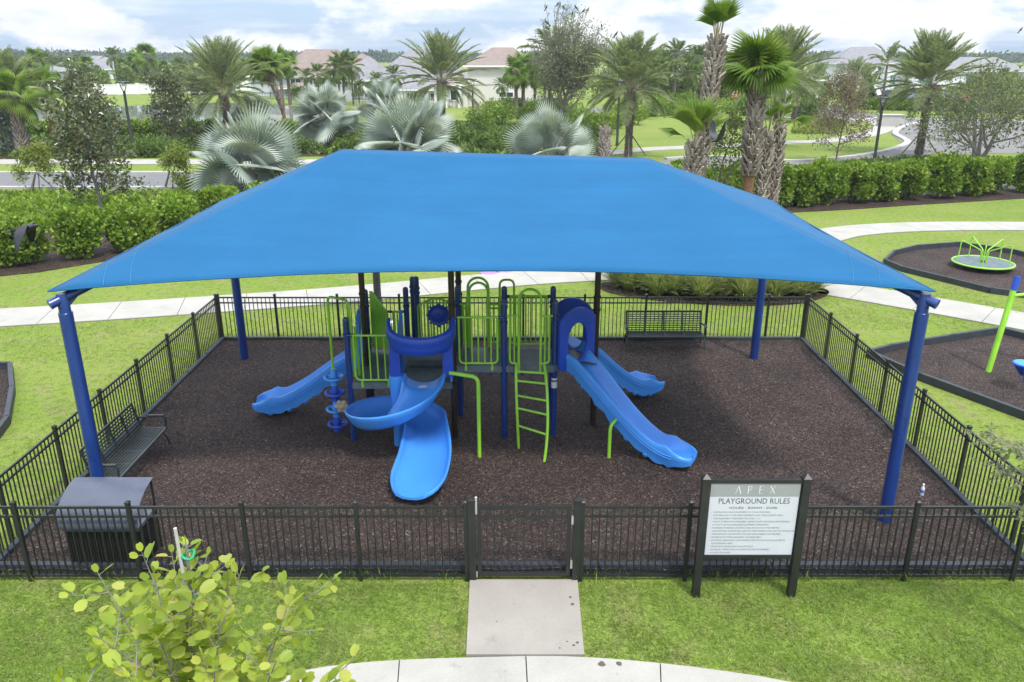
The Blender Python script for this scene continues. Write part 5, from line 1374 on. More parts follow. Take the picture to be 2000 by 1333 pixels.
# ---- magnolias
def mag_keep(H, wb, wt):
    def f(P, r): 
        lim = wb + (wt - wb) * np.clip(P[:, 2] / H, 0, 1); return np.hypot(P[:, 0], P[:, 1]) < lim * r.uniform(.8, 1.15, len(P))
    return f
tree('magnolia_tree', 'dark glossy magnolia standing in the near hedge beside the road', 'tree', (-19.0, 37.0, 0), 5.9, 2.1, 401, 'magnolia', 11, .20, .17, 'glossy magnolias', n1=17, kids=5, fork=.12, trunk_r=.09, wood='twig')
tree('magnolia_tree', 'dark conical magnolia behind the near street lamp', 'tree', g2(226, 292), 6.9, 2.2, 402, 'magnolia', 12, .21, .18, 'glossy magnolias', n1=17, kids=5, fork=.1, wood='twig')
tree('magnolia_tree', 'slim dark conical magnolia against the pond water', 'tree', g2(346, 290), 6.2, 2.1, 403, 'magnolia', 12, .21, .18, 'glossy magnolias', n1=17, kids=5, fork=.1, wood='twig')
tree('magnolia_tree', 'large leaved tree leaning into view above the live oak', 'tree', (30.8, 42.5, 0), 8.6, 2.6, 404, 'magnolia', 7, .24, .2, 'glossy magnolias', n1=12, kids=4, fork=.25, wood='twig')
tree('magnolia_tree', 'dark shrubby tree cut off by the edge of the view near the side walkway', 'tree', (-27.3, 40.5, 0), 3.4, 1.3, 405, 'magnolia', 9, .2, .16, 'glossy magnolias', n1=10, fork=.2, wood='twig')
# ---- bare tree with birds, live oak, brown shrub tree, small trees
oakp = g2(1106, 258)
pt_ = tree('perching_tree', 'tall sparse tree with bare twigs on top where black birds perch', 'tree', (oakp[0] - 1.1, 74, 0), 9.0, 4.3, 411, 'olive', 4, .20, .26, levels=4, n1=20, kids=6, trunk_r=.2, fork=.2, up=1.7, wood='twig', keep=lambda P, r: (P[:, 2] < 7.4) | (r.random(len(P)) < .35), jit=.12, multi=1)
r_ = np.random.default_rng(4112); sh_ = MB(); LP_, LD_ = [], []
for k in range(64):
    px = [1067, 1089, 1101, 1125, 1118, 1139, 1148, 1066, 1175, 1082][k] if k < 10 else r_.uniform(1030, 1196)
    py = [18, 12, 18, 18, 29, 25, 22, 45, 54, 88][k] if k < 10 else 16 + .0135 * (px - 1108) ** 2 + abs(r_.normal(0, 26))
    e = at(px, py, 0, 72.6 if k < 10 else r_.uniform(71.5, 76)); b = Vector((oakp[0] - .8 + (e.x - oakp[0]) * .35, 74 + (e.y - 74) * .4, r_.uniform(4.6, 6.8))); m_ = b.lerp(e, .5) + Vector((r_.normal(0, .12), 0, r_.normal(0, .1)))
    P = spline([b, m_, e], 8); sh_.tube(P, [.035 * (1 - .8 * i / 7) + .006 for i in range(8)], 4, caps=False)
    for i in range(2, 8):
        for j in range(3):
            d = (P[i] - P[i - 1]).normalized(); o = (d + Vector(r_.normal(0, .5, 3))).normalized(); L_ = r_.uniform(.2, .65); sh_.tube([P[i], P[i] + o * L_], [.010, .004], 3, caps=False)
            for q in range(4): LP_.append(tuple(P[i] + o * L_ * r_.uniform(.3, 1.05))); LD_.append(tuple(o + Vector(r_.normal(0, .7, 3))))
ORIGIN[pt_.name] = tuple(pt_.location); part('upper_twigs', sh_, M['twig'], pt_); V, F = place(*LEAF4, np.array(LP_), np.array(LD_), r_.uniform(.07, .16, len(LP_)), r_); part('sparse_leaves', MB().addnp(V, F), M['olive'], pt_, smooth=None)
tree('live_oak', 'spreading live oak with bare crooked limbs beside the branch road', 'tree', g2(1905, 332), 4.9, 4.8, 412, 'oak', 3, .19, .26, levels=4, n1=6, kids=5, trunk_r=.17, fork=.12, up=.4, multi=3, wood='twig')
tree('withered_tree', 'withered tree with small brown leaves in front of the paver road', 'tree', g2(1632, 318), 6.0, 2.5, 413, 'brown_leaf', 5, .14, .18, levels=4, n1=16, kids=4, trunk_r=.06, fork=.10, up=.9, wood='trunk')
tree('olive_tree', 'slim grey green tree growing among the shaggy fan palms', 'tree', (6.3, 27.5, 0), 6.1, 1.0, 414, 'oak', 7, .10, .12, levels=3, n1=18, kids=4, trunk_r=.05, fork=.25, up=.9, wood='trunk')
yl_ = 'staked yellow green sapling on the road verge'
tree('young_tree', 'staked yellow green sapling on the verge, beside the near hedge magnolia', 'tree', g2(78, 378), 2.5, 1.15, 421, 'lime_shrub', 16, .12, .16, 'staked saplings on the road verge', n1=9, kids=5, trunk_r=.035, fork=.45, stakes=True)
tree('young_tree', 'staked yellow green sapling on the verge, beside the huge silver palm', 'tree', g2(338, 372), 2.5, .95, 422, 'lime_shrub', 16, .12, .15, 'staked saplings on the road verge', n1=9, kids=5, trunk_r=.035, fork=.45, stakes=True)
# agave like spiky plants on the verge
SPIKE = (np.array([(-.07, 0, 0), (.07, 0, 0), (.05, .5, .02), (0, 1, -.03), (-.05, .5, .02)]), np.array([(0, 1, 2), (0, 2, 4), (4, 2, 3)]))
def spiky(label, loc, h, seed, m='lime_shrub', n=60):
    r = np.random.default_rng(seed); D = np.column_stack([r.normal(0, .7, n), r.normal(0, .7, n), r.uniform(.5, 1.1, n)]); V, F = place(*SPIKE, np.tile([[0, 0, .05]], (n, 1)), D, r.uniform(h * .7, h * 1.1, n), r)
    mb = MB().addnp(V + np.array(loc), F); return solo('spiky_plant', mb, M[m], label, 'plant', loc, 'spiky plants', smooth=None)
spiky('spiky yellow green plant on the verge beside the staked sapling', g2(365, 372), 1.0, 1); spiky('spiky plant nearest the huge silver palm', g2(388, 376), .85, 2)
spiky('pale yellow spiky plant on the round garden lawn', g2(1436, 250), 1.6, 3); spiky('low spiky plant beside the paver road', g2(1575, 232), 1.3, 4, 'shrub')
# ornamental grasses
r5 = np.random.default_rng(77); og = []
def plume_clump(loc, h, seed, label):
    r = np.random.default_rng(seed); n = 800; a = r.uniform(0, 2 * PI, n); sp = np.abs(r.normal(0, .62, n))
    D = np.column_stack([np.cos(a) * sp, np.sin(a) * sp, np.ones(n)]); P = np.column_stack([np.cos(a) * .1 * r.random(n), np.sin(a) * .1 * r.random(n), np.zeros(n)])
    tv = np.array([(-.008, 0, 0), (.008, 0, 0), (.010, .5, -.0), (-.010, .5, .0), (.007, .82, -.09), (-.007, .82, -.09), (0, 1.0, -.24)]); tf = np.array([(0, 1, 2), (0, 2, 3), (3, 2, 4), (3, 4, 5), (5, 4, 6)])
    up = np.column_stack([-np.cos(a), -np.sin(a), np.full(n, .6)])
    V, F = place(tv, tf, P, D, h * r.uniform(.6, 1.1, n), r, roll=.3, up=up); return solo('feather_grass_plant', MB().addnp(V + np.array(loc), F), M['plume'], label, 'ornamental grass', loc, 'ornamental grass clumps in the bed', smooth=None)
spots = [(3.4, 24.9), (4.2, 24.4), (4.9, 24.9), (5.0, 23.9), (5.7, 24.5), (6.4, 23.6), (6.7, 24.5), (7.4, 23.8), (7.6, 24.6), (8.3, 24.1), (8.9, 24.5), (4.2, 25.2), (8.9, 23.8), (5.8, 23.4), (3.7, 24.4), (4.5, 23.8), (5.3, 25.1), (5.4, 24.1), (6.1, 24.9), (6.0, 23.9), (7.0, 24.1), (7.0, 23.3), (8.0, 23.5), (8.0, 24.8), (9.4, 24.2), (6.9, 24.9), (4.7, 25.3), (7.7, 24.2)]
for k, (x, y) in enumerate(spots):
    if k < 3: og.append(plume_clump((x, y, .02), .95, 500 + k, 'feathery pale ornamental grass clump in the mulch bed behind the back fence'))
    else: dup(og[k % 3], (x, y, .02), k * 1.1, random.uniform(.85, 1.12))

# ---- shrubs in the pond bed
def bush(label, px, py, Y, dims, lm, seed, n=1500, size=.2, group='shrubs of the pond bed', name='garden_shrub', nclump=18, tmpl=LEAF4):
    p = at(px, py) if Y is None else at(px, py, 0, Y); return shrub(name, label, 'shrub', (p.x, p.y, 0), dims, n, size, lm, seed, group, nclump, .42, tmpl)
bush('large silvery grey shrub at the near end of the pond hedge', 12, 300, None, (2.1, 1.6, 1.75), 'silver_shrub', 601, 3000, .22)
hb = []
for k, px in enumerate(range(70, 680, 38)):
    p = at(px, 268); x, y = p.x, p.y
    if k < 2: hb.append(shrub('pond_hedge', 'low bright green clipped hedge shrub along the pond edge', 'shrub', (x, y, 0), (1.25, .9, .72), 1500, .2, 'clusia', 610 + k, 'low hedge shrubs along the pond', 22, .42, ROUND, stems=False))
    else: dup(hb[k % 2], (x, y, 0), k * .9)
sh = [bush('low dark green shrub in the planted bed', 130, 298, None, (1.5, 1.0, .55), 'shrub', 621, 1300, .2, 'low dark shrubs in the planted bed'), bush('low dark green shrub in the planted bed', 300, 300, None, (1.4, 1.0, .5), 'shrub', 622, 1300, .2, 'low dark shrubs in the planted bed')]
for k, (px, py) in enumerate([(90, 306), (170, 306), (270, 296), (290, 306), (335, 306), (200, 300), (560, 285), (690, 285), (600, 300), (680, 300), (930, 270), (960, 285), (985, 280), (1010, 285), (945, 292), (1030, 270), (1060, 280), (1130, 275), (1160, 270), (905, 282), (870, 290), (975, 298), (1020, 300)]):
    p = at(px, py); dup(sh[k % 2], (p.x, p.y, 0), k * 1.2, random.uniform(.8, 1.15))
ys = [bush('yellowish variegated shrub beside the upright silver palm', 590, 283, None, (1.3, .9, .55), 'lime_shrub', 631, 1100, .18, 'yellowish shrubs in the planted bed')]
for px, py in ((665, 282), (700, 292), (555, 292), (40, 296), (120, 306)):
    p = at(px, py); dup(ys[0], (p.x, p.y, 0), px, random.uniform(.7, 1.1))
mh = [bush('round green shrub of the hedge round the garden lawn', 1270, 228, None, (2.0, 1.5, 1.15), 'clusia', 641, 1500, .26, 'shrubs behind the garden lawn')]
for k, (px, py) in enumerate([(1310, 226), (1345, 226), (1380, 228), (1250, 232), (1225, 244), (1200, 252), (1180, 262), (1150, 252), (1130, 244), (1100, 240), (1060, 240), (1030, 240), (970, 246), (935, 250), (1215, 238), (1330, 214), (1290, 214), (1420, 222), (1455, 226), (1490, 232), (960, 226), (1000, 228), (1045, 228), (1080, 228), (1480, 212), (1520, 206)]):
    p = at(px, py); dup(mh[0], (p.x, p.y, 0), k * 1.4, random.uniform(.75, 1.15))
gm = bush('mounded dark green shrub at the corner of the paver road', 1573, 230, None, (2.6, 2.2, 1.05), 'shrub', 651, 2200, .28, None)
fh = [bush('low clipped hedge shrub between the car park and the far verge', 1700, 214, None, (3.2, 1.4, .5), 'clusia', 661, 1500, .32, 'clipped hedge before the car park')]
for k in range(13):
    p = at(1745 + k * 32, 215 + .6 * k); dup(fh[0], (p.x, p.y, 0), k * .8)
for k, (px, py, Y, s) in enumerate([(1688, 212, None, 1.0), (1612, 186, None, .6)]):
    p = at(px, py); r = np.random.default_rng(670 + k); hh, ww = 3.6 * s + .6, 1.3 * s + .3
    n = 2200; u = r.random(n); a = r.uniform(0, 2 * PI, n); rr = (1 - u) * ww * r.uniform(.7, 1.05, n); P = np.column_stack([np.cos(a) * rr, np.sin(a) * rr, .1 + u * hh]); V, F = place(*LEAF4, P, np.column_stack([np.cos(a), np.sin(a), np.full(n, .5)]) + r.normal(0, .4, (n, 3)), r.uniform(.2, .36, n), r)
    o = thing('conical_tree', ['clipped dark conical tree in front of the parked cars', 'small dark conical tree far off before the pale clubhouse court'][k], 'tree', (p.x, p.y, 0), 0, None, local=True)
    part('crown', MB().addnp(V, F), M['shrub'], o, smooth=None); part('trunk', MB().tube([(0, 0, 0), (0, 0, .6)], .1, 6), M['trunk'], o)
# ------------------------------------------------------------------ houses
def hip_roof(x0, x1, y0, y1, ze, zr, over=.6):
    x0 -= over; x1 += over; y0 -= over; y1 += over; ins = min((y1 - y0) / 2, (x1 - x0) / 2 - .2); ym = (y0 + y1) / 2
    a, b = (x0 + ins, ym, zr), (x1 - ins, ym, zr)
    V = [(x0, y0, ze), (x1, y0, ze), (x1, y1, ze), (x0, y1, ze), a, b]
    return MB().add(V, [(0, 1, 5, 4), (1, 2, 5), (2, 3, 4, 5), (3, 0, 4), (3, 2, 1, 0)])
def house(name, label, blocks, wins, wall, roof, glass='glass', cols=(), cat='house'):
    """blocks (x0,x1,y0,y1,eave,ridge); wins (x0,x1,z0,z1,y): windows on a wall facing the pond"""
    b0 = blocks[0]; h = thing(name, label, cat, ((b0[0] + b0[1]) / 2, b0[2], 0))
    for (x0, x1, y0, y1, ze, zr) in blocks:
        part('wall', MB().box(((x0 + x1) / 2, (y0 + y1) / 2, ze / 2), (x1 - x0, y1 - y0, ze)), M[wall], h)
        rf = part('roof', hip_roof(x0, x1, y0, y1, ze, zr), M[roof], h, smooth=None)
        mb = MB(); o = .62
        for (a, b) in (((x0 - o, y0 - o), (x1 + o, y0 - o)), ((x1 + o, y0 - o), (x1 + o, y1 + o)), ((x0 - o, y1 + o), (x0 - o, y0 - o))): mb.bar((*a, ze - .11), (*b, ze - .11), .06, .22)
        part('fascia', mb, M['white'], rf)
    for (x0, x1, z0, z1, y) in wins:
        mb = MB()
        for x in (x0, x1): mb.box((x, y - .05, (z0 + z1) / 2), (.12, .12, z1 - z0 + .12))
        for z in (z0, z1): mb.box(((x0 + x1) / 2, y - .05, z), (x1 - x0 - .12, .12, .12))
        if x1 - x0 > 1.0: mb.box(((x0 + x1) / 2, y - .05, (z0 + z1) / 2), (.07, .08, z1 - z0 - .12))
        w_ = part('window', mb, M['white'], h); part('pane', MB().box(((x0 + x1) / 2, y - .015, (z0 + z1) / 2), (x1 - x0 - .05, .05, z1 - z0 - .05)), M[glass], w_)
    for (x, y, z) in cols: part('column', MB().box((x, y, z / 2), (.45, .45, z)), M['white'], h)
    return h
house('tile_roof_house', 'house with a tan tiled hip roof beyond the pond, left of the grey roofed one', [(-39.5, -25.2, 141, 150, 3.25, 7.5), (-44.0, -37.5, 142, 149, 3.3, 6.5), (-30, -21.5, 142.5, 150.5, 3.25, 6.8), (-37.5, -33.0, 138.0, 141, 1.55, 2.3)],
      [(-37.0, -35.3, 1.9, 2.9, 141), (-33.2, -31.8, 1.9, 2.9, 141), (-29.5, -28.4, 1.9, 2.9, 141), (-39, -38, .2, 1.4, 141), (-34.8, -33.4, .1, 1.3, 138)], 'stucco_grey', 'roof_tan')
house('tile_roof_house', 'house with a grey tiled roof behind the tallest date palm', [(-21.0, -7.0, 128, 138, 3.1, 7.4), (-25.6, -19.0, 128.5, 137, 3.05, 6.4), (-20.0, -10.0, 123.5, 128, 1.9, 3.4)],
      [(-24.1, -22.9, 1.4, 2.7, 128), (-21.7, -21.3, 1.7, 2.7, 128), (-18.6, -17.6, .1, 1.4, 123.5), (-15.6, -14.0, .1, 1.4, 123.5), (-12.6, -11.4, .2, 1.4, 123.5)], 'stucco_grey', 'roof_grey')
house('tile_roof_house', 'cream house with a tan tiled roof and a plain blank side wall', [(-6.0, 3.4, 115, 121.5, 5.35, 7.65), (-10.5, -6.0, 113, 119, 3.0, 4.2)],
      [(-9.7, -9.1, .9, 2.2, 113), (-8.3, -7.4, .9, 2.2, 113), (-1.8, .2, 1.2, 1.9, 115)], 'stucco_cream', 'roof_tan', cols=[(-8.9, 112.4, 3.0), (-7.0, 112.4, 3.0)])
part('wall_band', MB().box((-1.3, 114.97, 2.95), (9.4, .1, .16)), M['stucco_grey'], bpy.data.objects['tile_roof_house.002'])
house('clubhouse', 'wide pale clubhouse with a grey hip roof and balcony porch across the car park', [(69.5, 83.5, 182, 191, 4.75, 8.1), (83.5, 108, 178, 187, 3.3, 6.0)],
      [(77.5, 79.2, 3.0, 4.1, 182), (73.5, 75.2, 3.0, 4.1, 182), (85.5, 88.6, .8, 2.6, 178), (95.5, 97.8, .9, 2.5, 178), (101, 102.4, .9, 2.5, 178), (81.3, 82.6, .4, 2.4, 182)], 'stucco_white', 'roof_grey', 'teal_glass',
      [(70.2, 178.4, 4.6), (73.4, 178.4, 4.6), (76.6, 178.4, 4.6)], 'clubhouse')
cb_ = bpy.data.objects['clubhouse']; mb = MB(); mb.box((73.4, 180, 2.45), (7.4, 4, .22))
for k in range(24): mb.box((69.9 + k * .31, 178.1, 2.95), (.06, .06, .85))
mb.box((73.4, 178.1, 3.4), (7.4, .1, .1)); part('balcony', mb, M['white'], cb_)
mb = hip_roof(69.6, 77.2, 178.4, 182.2, 4.7, 5.6, .4); part('porch_roof', mb, M['roof_grey'], cb_, smooth=None)
house('gate_lodge', 'low white lodge with stone columns and grey roofs behind the round lawn', [(24.5, 36.0, 142, 152, 3.2, 5.4), (29.2, 33.4, 139, 142, 2.6, 4.0)],
      [(30.4, 32.3, .3, 2.0, 139), (26.0, 26.5, .7, 2.2, 142), (34.3, 34.9, .7, 2.2, 142)], 'stucco_white', 'roof_grey', 'teal_glass', [(28.8, 138.6, 2.6), (33.8, 138.6, 2.6)], 'lodge')
house('low_white_house', 'low white house with a grey roof just behind the red stop sign', [(40.0, 54.5, 146, 158, 2.55, 4.9)], [(43, 43.8, .6, 1.8, 146), (50.5, 51.6, .6, 1.8, 146)], 'stucco_white', 'roof_grey')
house('low_white_house', 'far white villa with a grey roof over the pond palms', [(-128, -108, 232, 246, 2.6, 6.0)], [(-125, -122, .8, 2.1, 232), (-118, -116, .8, 2.1, 232), (-112, -110.5, .8, 2.1, 232)], 'stucco_white', 'roof_grey')
house('low_white_house', 'small white house with a flat fronted porch behind the white wall', [(-97, -90, 168, 176, 3.6, 4.4)], [(-95.5, -93.8, 1.6, 3.0, 168), (-92.5, -91, 1.6, 3.0, 168)], 'stucco_white', 'roof_grey')

# white garden wall
wl = thing('garden_wall', 'long white garden wall on the far bank of the pond', 'wall', (-75, 146, 0))
wp_ = [(-150, 136), (-120, 139.5), (-98, 142.5), (-80, 145), (-68, 147), (-60, 152), (-53, 158), (-46, 163)]
mb = MB()
for a, b in zip(wp_, wp_[1:]): mb.bar((*a, .85), (*b, .85), .25, 1.6); mb.bar((*a, 1.70), (*b, 1.70), .36, .10)
part('wall_panel', mb, M['white'], wl, smooth=None)
for k in range(24):
    f = k / 23 * (len(wp_) - 1); i = min(int(f), len(wp_) - 2); q = Vector((*wp_[i], 0)).lerp(Vector((*wp_[i + 1], 0)), f - i)
    part('pillar', MB().box((q.x, q.y, .95), (.5, .5, 1.9)), M['white'], wl)
def iron_fence(label, a, b, h=1.0):
    f = thing('metal_fence', label, 'fence', (*a, 0)); a, b = Vector((*a, 0)), Vector((*b, 0)); L = (b - a).length; mb = MB()
    for z in (.1, h - .12, h): mb.bar(a + Vector((0, 0, z)), b + Vector((0, 0, z)), .05, .05)
    n = int(L / .45)
    for k in range(n + 1): q = a.lerp(b, k / n); mb.box((q.x, q.y, h / 2), (.035, .035, h))
    part('railing_panel', mb, M['black_metal'], f); 
    for k in range(0, int(L / 3) + 1): q = a.lerp(b, min(1, k * 3 / L)); part('post', MB().box((q.x, q.y, h / 2 + .05), (.09, .09, h + .1)), M['black_metal'], f)
iron_fence('low black iron fence on the pond bank before the tan roofed house', (-44, 134), (-27, 130)); iron_fence('low black iron fence before the grey roofed house', (-22, 116), (-8, 112.5)); iron_fence('low black iron fence along the back of the car park', (54, 136), (80, 140))

# ------------------------------------------------------------------ street lamps
def lamp(label, px, py, head_py, rz=0):
    p = at(px, py); z = at(px, head_py, 0, p.y).z; l = thing('street_lamp', label, 'street lamp', (p.x, p.y, 0), rz, 'dark lamp posts with flat disc heads')
    part('pole', MB().lathe([(.13, 0), (.13, .3), (.105, .34), (.085, z - .62)], (p.x, p.y, 0), 12), M['black_metal'], l)
    hd = part('lamp_head', MB().lathe([(.02, z - .06), (.47, z - .06), (.50, z - .03), (.48, z), (.1, z + .035), (.0, z + .04)], (p.x, p.y, 0), 24), M['black_metal'], l)
    mb = MB()
    for s in (-1, 1): mb.tube([(p.x + s * .03, p.y, z - .66), (p.x + s * .16, p.y, z - .42), (p.x + s * .24, p.y, z - .05)], .03, 6)
    part('yoke', mb, M['black_metal'], l)
    part('lens', MB().lathe([(.09, z - .32), (.11, z - .28), (.11, z - .08), (.06, z - .06)], (p.x, p.y, 0), 12), M['white'], l)
lamp('dark green lamp post on the lawn just behind the back fence', 741, 640, 318)
lamp('dark street lamp between the magnolias on the pond side', 262, 305, 160); lamp('dark street lamp beside the braced palm on the round lawn', 1205, 285, 157)
lamp('dark street lamp between the withered tree and the paver road', 1708, 311, 190); lamp('small distant street lamp before the cream house', 924, 232, 155)
lamp('thin distant street lamp close to the low white lodge', 1464, 208, 152)

# ------------------------------------------------------------------ cars
def car(label, loc, rz, paint, suv=True):
    c = thing('parked_car', label, 'car', loc, rz, 'cars parked beyond the lawns', local=True)
    L, W, H = (4.6, 1.85, 1.68) if suv else (4.6, 1.82, 1.42)
    def loft(pr, w0, w1, zt):
        V = []; n = len(pr)
        for s in (-1, 1):
            for x, z in pr: V.append((x, s * (w0 if z < zt else w1) / 2, z))
        return MB().add(V, [tuple(range(n))[::-1], tuple(range(n, 2 * n))] + [(i, (i + 1) % n, n + (i + 1) % n, n + i) for i in range(n)])
    h1 = .95 if suv else .82
    body = loft([(-L / 2, .35), (-L / 2 + .05, h1 - .1), (-L / 2 + .25, h1), (L / 2 - 1.0, h1), (L / 2 - .1, h1 - .18), (L / 2, .6), (L / 2 - .05, .3), (1.7, .25), (-1.7, .25)], W, W, 9)
    part('body', body, M[paint], c, smooth=30)
    rf = H; cab = loft([(-L / 2 + (.15 if suv else .75), h1 - .02), (-L / 2 + (.45 if suv else 1.25), rf - .05), (-L / 2 + .8 + (0 if suv else .7), rf), (.35, rf), (.75, rf - .06), (1.45, h1 - .02)], W * .96, W * .78, h1 + .1)
    part('roof', cab, M[paint], c, smooth=30)
    gl = loft([(-L / 2 + (.42 if suv else 1.05), h1 + .04), (-L / 2 + (.62 if suv else 1.42), rf - .14), (.42, rf - .14), (1.22, h1 + .04)], W * .975, W * .83, h1 + .2)
    part('window', gl, M['glass'], c)
    ws = MB().add([(1.40, -.72, h1 + .03), (1.40, .72, h1 + .03), (.82, .62, rf - .08), (.82, -.62, rf - .08)], [(0, 1, 2, 3)]); part('windscreen', ws, M['glass'], c)
    for x in (-L / 2 + .85, L / 2 - .9):
        for s in (-1, 1):
            wh = part('wheel', MB().lathe([(.20, -.1), (.33, -.09), (.34, 0), (.33, .09), (.20, .1)], (x, s * (W / 2 - .08), .34), 18, axis=(0, 1, 0)), M['black_rubber'], c)
            part('rim', MB().lathe([(.0, -.11), (.19, -.105), (.19, .105), (.0, .11)], (x, s * (W / 2 - .08), .34), 12, axis=(0, 1, 0)), M['steel'], wh)
    for s in (-1, 1):
        part('headlight', MB().box((L / 2 - .06, s * .65, .68), (.12, .35, .14)), M['white'], c); part('tail_light', MB().box((-L / 2 + .04, s * .72, .75), (.1, .22, .2)), M['red'], c)
    return c
for nm_, cc_ in (('car_white', (.6, .6, .6)), ('car_black', (.012, .012, .015)), ('car_blue', (.02, .05, .14)), ('car_red', (.38, .015, .02)), ('car_maroon', (.06, .012, .02)), ('car_silver', (.35, .38, .41))): M[nm_] = plain(nm_ + '_paint', cc_, .25, .05, 1, coat=.6)
for px, py, a, pt, suv, lab in [(1693, 196, 100, 'car_white', 1, 'white suv with dark windows parked behind the conical tree'), (1742, 199, 110, 'car_black', 1, 'black suv parked just behind the fountain lamp'), (1768, 202, 95, 'car_blue', 0, 'dark blue sedan parked in the row beyond the clipped hedge'),
                            (1806, 202, 100, 'car_maroon', 1, 'maroon suv parked behind the braced palm trunk'), (1828, 204, 80, 'car_black', 0, 'black sedan parked between the maroon and the silver cars'), (1851, 204, 60, 'car_silver', 1, 'silver suv parked next to the red car'), (1884, 203, 55, 'car_red', 0, 'bright red sedan at the end of the parked row'),
                            (1066, 219, 200, 'car_black', 1, 'black suv parked behind the bare perching tree'), (1008, 214, 170, 'car_black', 0, 'dark car half hidden beside the cream house shrubs'), (1010, 226, 185, 'car_white', 0, 'white car showing its roof over the garden shrubs')]:
    p = at(px, py); car(lab, (p.x, p.y, .03), R(a), pt, bool(suv))

# stop sign, posts, kiosk, fountain
p = at(1436, 212); z = 2.35; st = thing('stop_sign', 'red octagonal stop sign on a thin post behind the garden lawn', 'stop sign', (p.x, p.y, 0)); s_ = p.y
zc = at(1436, 187, 0, p.y).z
part('post', MB().tube([(p.x, p.y + .04, 0), (p.x, p.y + .04, zc + .5)], .045, 8), M['steel'], st)
oc = lambda r, y0, y1: MB().add([(p.x + r * math.cos(PI / 8 + k * PI / 4), y0, zc + r * math.sin(PI / 8 + k * PI / 4)) for k in range(8)] + [(p.x + r * math.cos(PI / 8 + k * PI / 4), y1, zc + r * math.sin(PI / 8 + k * PI / 4)) for k in range(8)], [tuple(range(8)), tuple(range(15, 7, -1))] + [(k, 8 + k, 8 + (k + 1) % 8, (k + 1) % 8) for k in range(8)])
bd = part('border_plate', oc(.62, p.y - .02, p.y - .0), M['white'], st); part('face', oc(.57, p.y - .045, p.y - .022), M['red'], bd)
c = bpy.data.curves.new('lettering', 'FONT'); c.body = 'STOP'; c.size = .42; c.align_x = 'CENTER'; c.resolution_u = 2
ob = bpy.data.objects.new('lettering_tmp', c); COL.objects.link(ob); me = bpy.data.meshes.new_from_object(ob.evaluated_get(bpy.context.evaluated_depsgraph_get()))
mb = MB().add([(v.co.x + p.x, p.y - .05, v.co.y + zc - .15) for v in me.vertices], [tuple(f.vertices) for f in me.polygons]); bpy.data.objects.remove(ob); part('stop_lettering', mb, M['pale_ink'], bd, smooth=None)
for k, (px, py) in enumerate(((1581, 199), (1594, 201))):
    p = at(px, py); solo('entry_post', MB().lathe([(.22, 0), (.22, 1.0), (.18, 1.06), (.0, 1.1)], (p.x, p.y, 0), 12), M['white'], ['white round entry post, the one nearer the date palm', 'white round entry post, the one nearer the withered tree'][k], 'bollard', (p.x, p.y, 0), 'white entry posts by the paver road')
p = at(1737, 247); solo('utility_cabinet', MB().box((p.x, p.y, .55), (2.2, 1.2, 1.1)).box((p.x, p.y, 1.13), (2.4, 1.4, .06)), M['curb'], 'pale concrete cabinet standing in the far road bend', 'cabinet', (p.x, p.y, 0))
p = at(1631, 221); kk = thing('garden_sign', 'small blue and white sign at the verge behind the withered tree', 'sign', (p.x, p.y, 0)); part('post', MB().box((p.x - .6, p.y, .55), (.3, .3, 1.1)), M['white'], kk); part('board', MB().box((p.x + .15, p.y, .5), (1.1, .16, .8)), plain('blue_grey_board', (.16, .2, .27), .6), kk)
# fountain
p = at(1722, 186, 0, None); Y_ = 140; p = Vector((at(1722, 190, 0, Y_).x, Y_, 0)); r = np.random.default_rng(9)
n = 5200; u = r.random(n) ** .8; hgt = 4.3; sx = r.normal(0, 1, (n, 2)) * (.10 + .55 * (1 - u[:, None]) ** 1.2)
Q = np.column_stack([p.x + sx[:, 0], p.y + sx[:, 1], .2 + u * hgt]); V, F = place(np.array([(-.5, -.5, 0), (.5, -.5, 0), (.5, .5, 0), (-.5, .5, 0)]), np.array([(0, 1, 2, 3)]), Q, np.column_stack([r.normal(0, .2, n), r.normal(0, .2, n), np.ones(n)]), r.uniform(.12, .28, n), r)
fo_ = thing('fountain', 'tall white fountain jet spraying in front of the clubhouse', 'fountain', (p.x, p.y, 0)); part('water_jet', MB().addnp(V, F), M['spray'], fo_, smooth=None); part('basin', MB().lathe([(1.6, 0), (1.6, .25), (1.4, .25), (1.35, .1), (0, .1)], (p.x, p.y, 0), 24), M['curb'], fo_)

# ------------------------------------------------------------------ far palms, trees and the wood on the horizon
cp = []
def coco(seed, H, L, label='', nf=22):
    return feather_palm('slender_palm', label, H, .16, .18, L, nf, seed, [M['green_palm'], M['date_stalk']], el_lo=-45, droop=1.5, nl=30, ll=.85, w=1.5, boots=False, vee=.0, fold=.35, group='slender green palms beyond the pond')
def far_sabal(seed, H, label, group): return sabal(label, (0, 0, 0), H, seed, n=22, pet=.9, size=1.05, rt=.22, boots_from=.75, el=(88, -50), tmpl=SMALL_T, group=group, dead=6, bsize=.2)
cp = [coco(701, 6.6, 3.0, 'slender green feather palm beyond the pond'), coco(702, 5.4, 2.8, 'slender green feather palm beyond the pond')]
fs = [far_sabal(711, 5.2, 'far fan palm with a round head in the rows beyond the pond', 'far fan palms beyond the pond'), far_sabal(712, 4.4, 'far fan palm with a round head in the rows beyond the pond', 'far fan palms beyond the pond')]
def putpalm(src, k, px, top_py, Y, label=None, group=None, h0=None):
    q = at(px, top_py, 0, Y); s = max(.35, q.z / h0); o = src if not src.get('_used') else None
    if o is not None: o['_used'] = 1; o.location = (q.x, Y, 0); o.rotation_euler.z = k * 1.3; o.scale = (s, s, s); o_ = o
    else: o_ = dup(src, (q.x, Y, 0), k * 1.3, s)
    if label: o_['label'] = label
    return o_
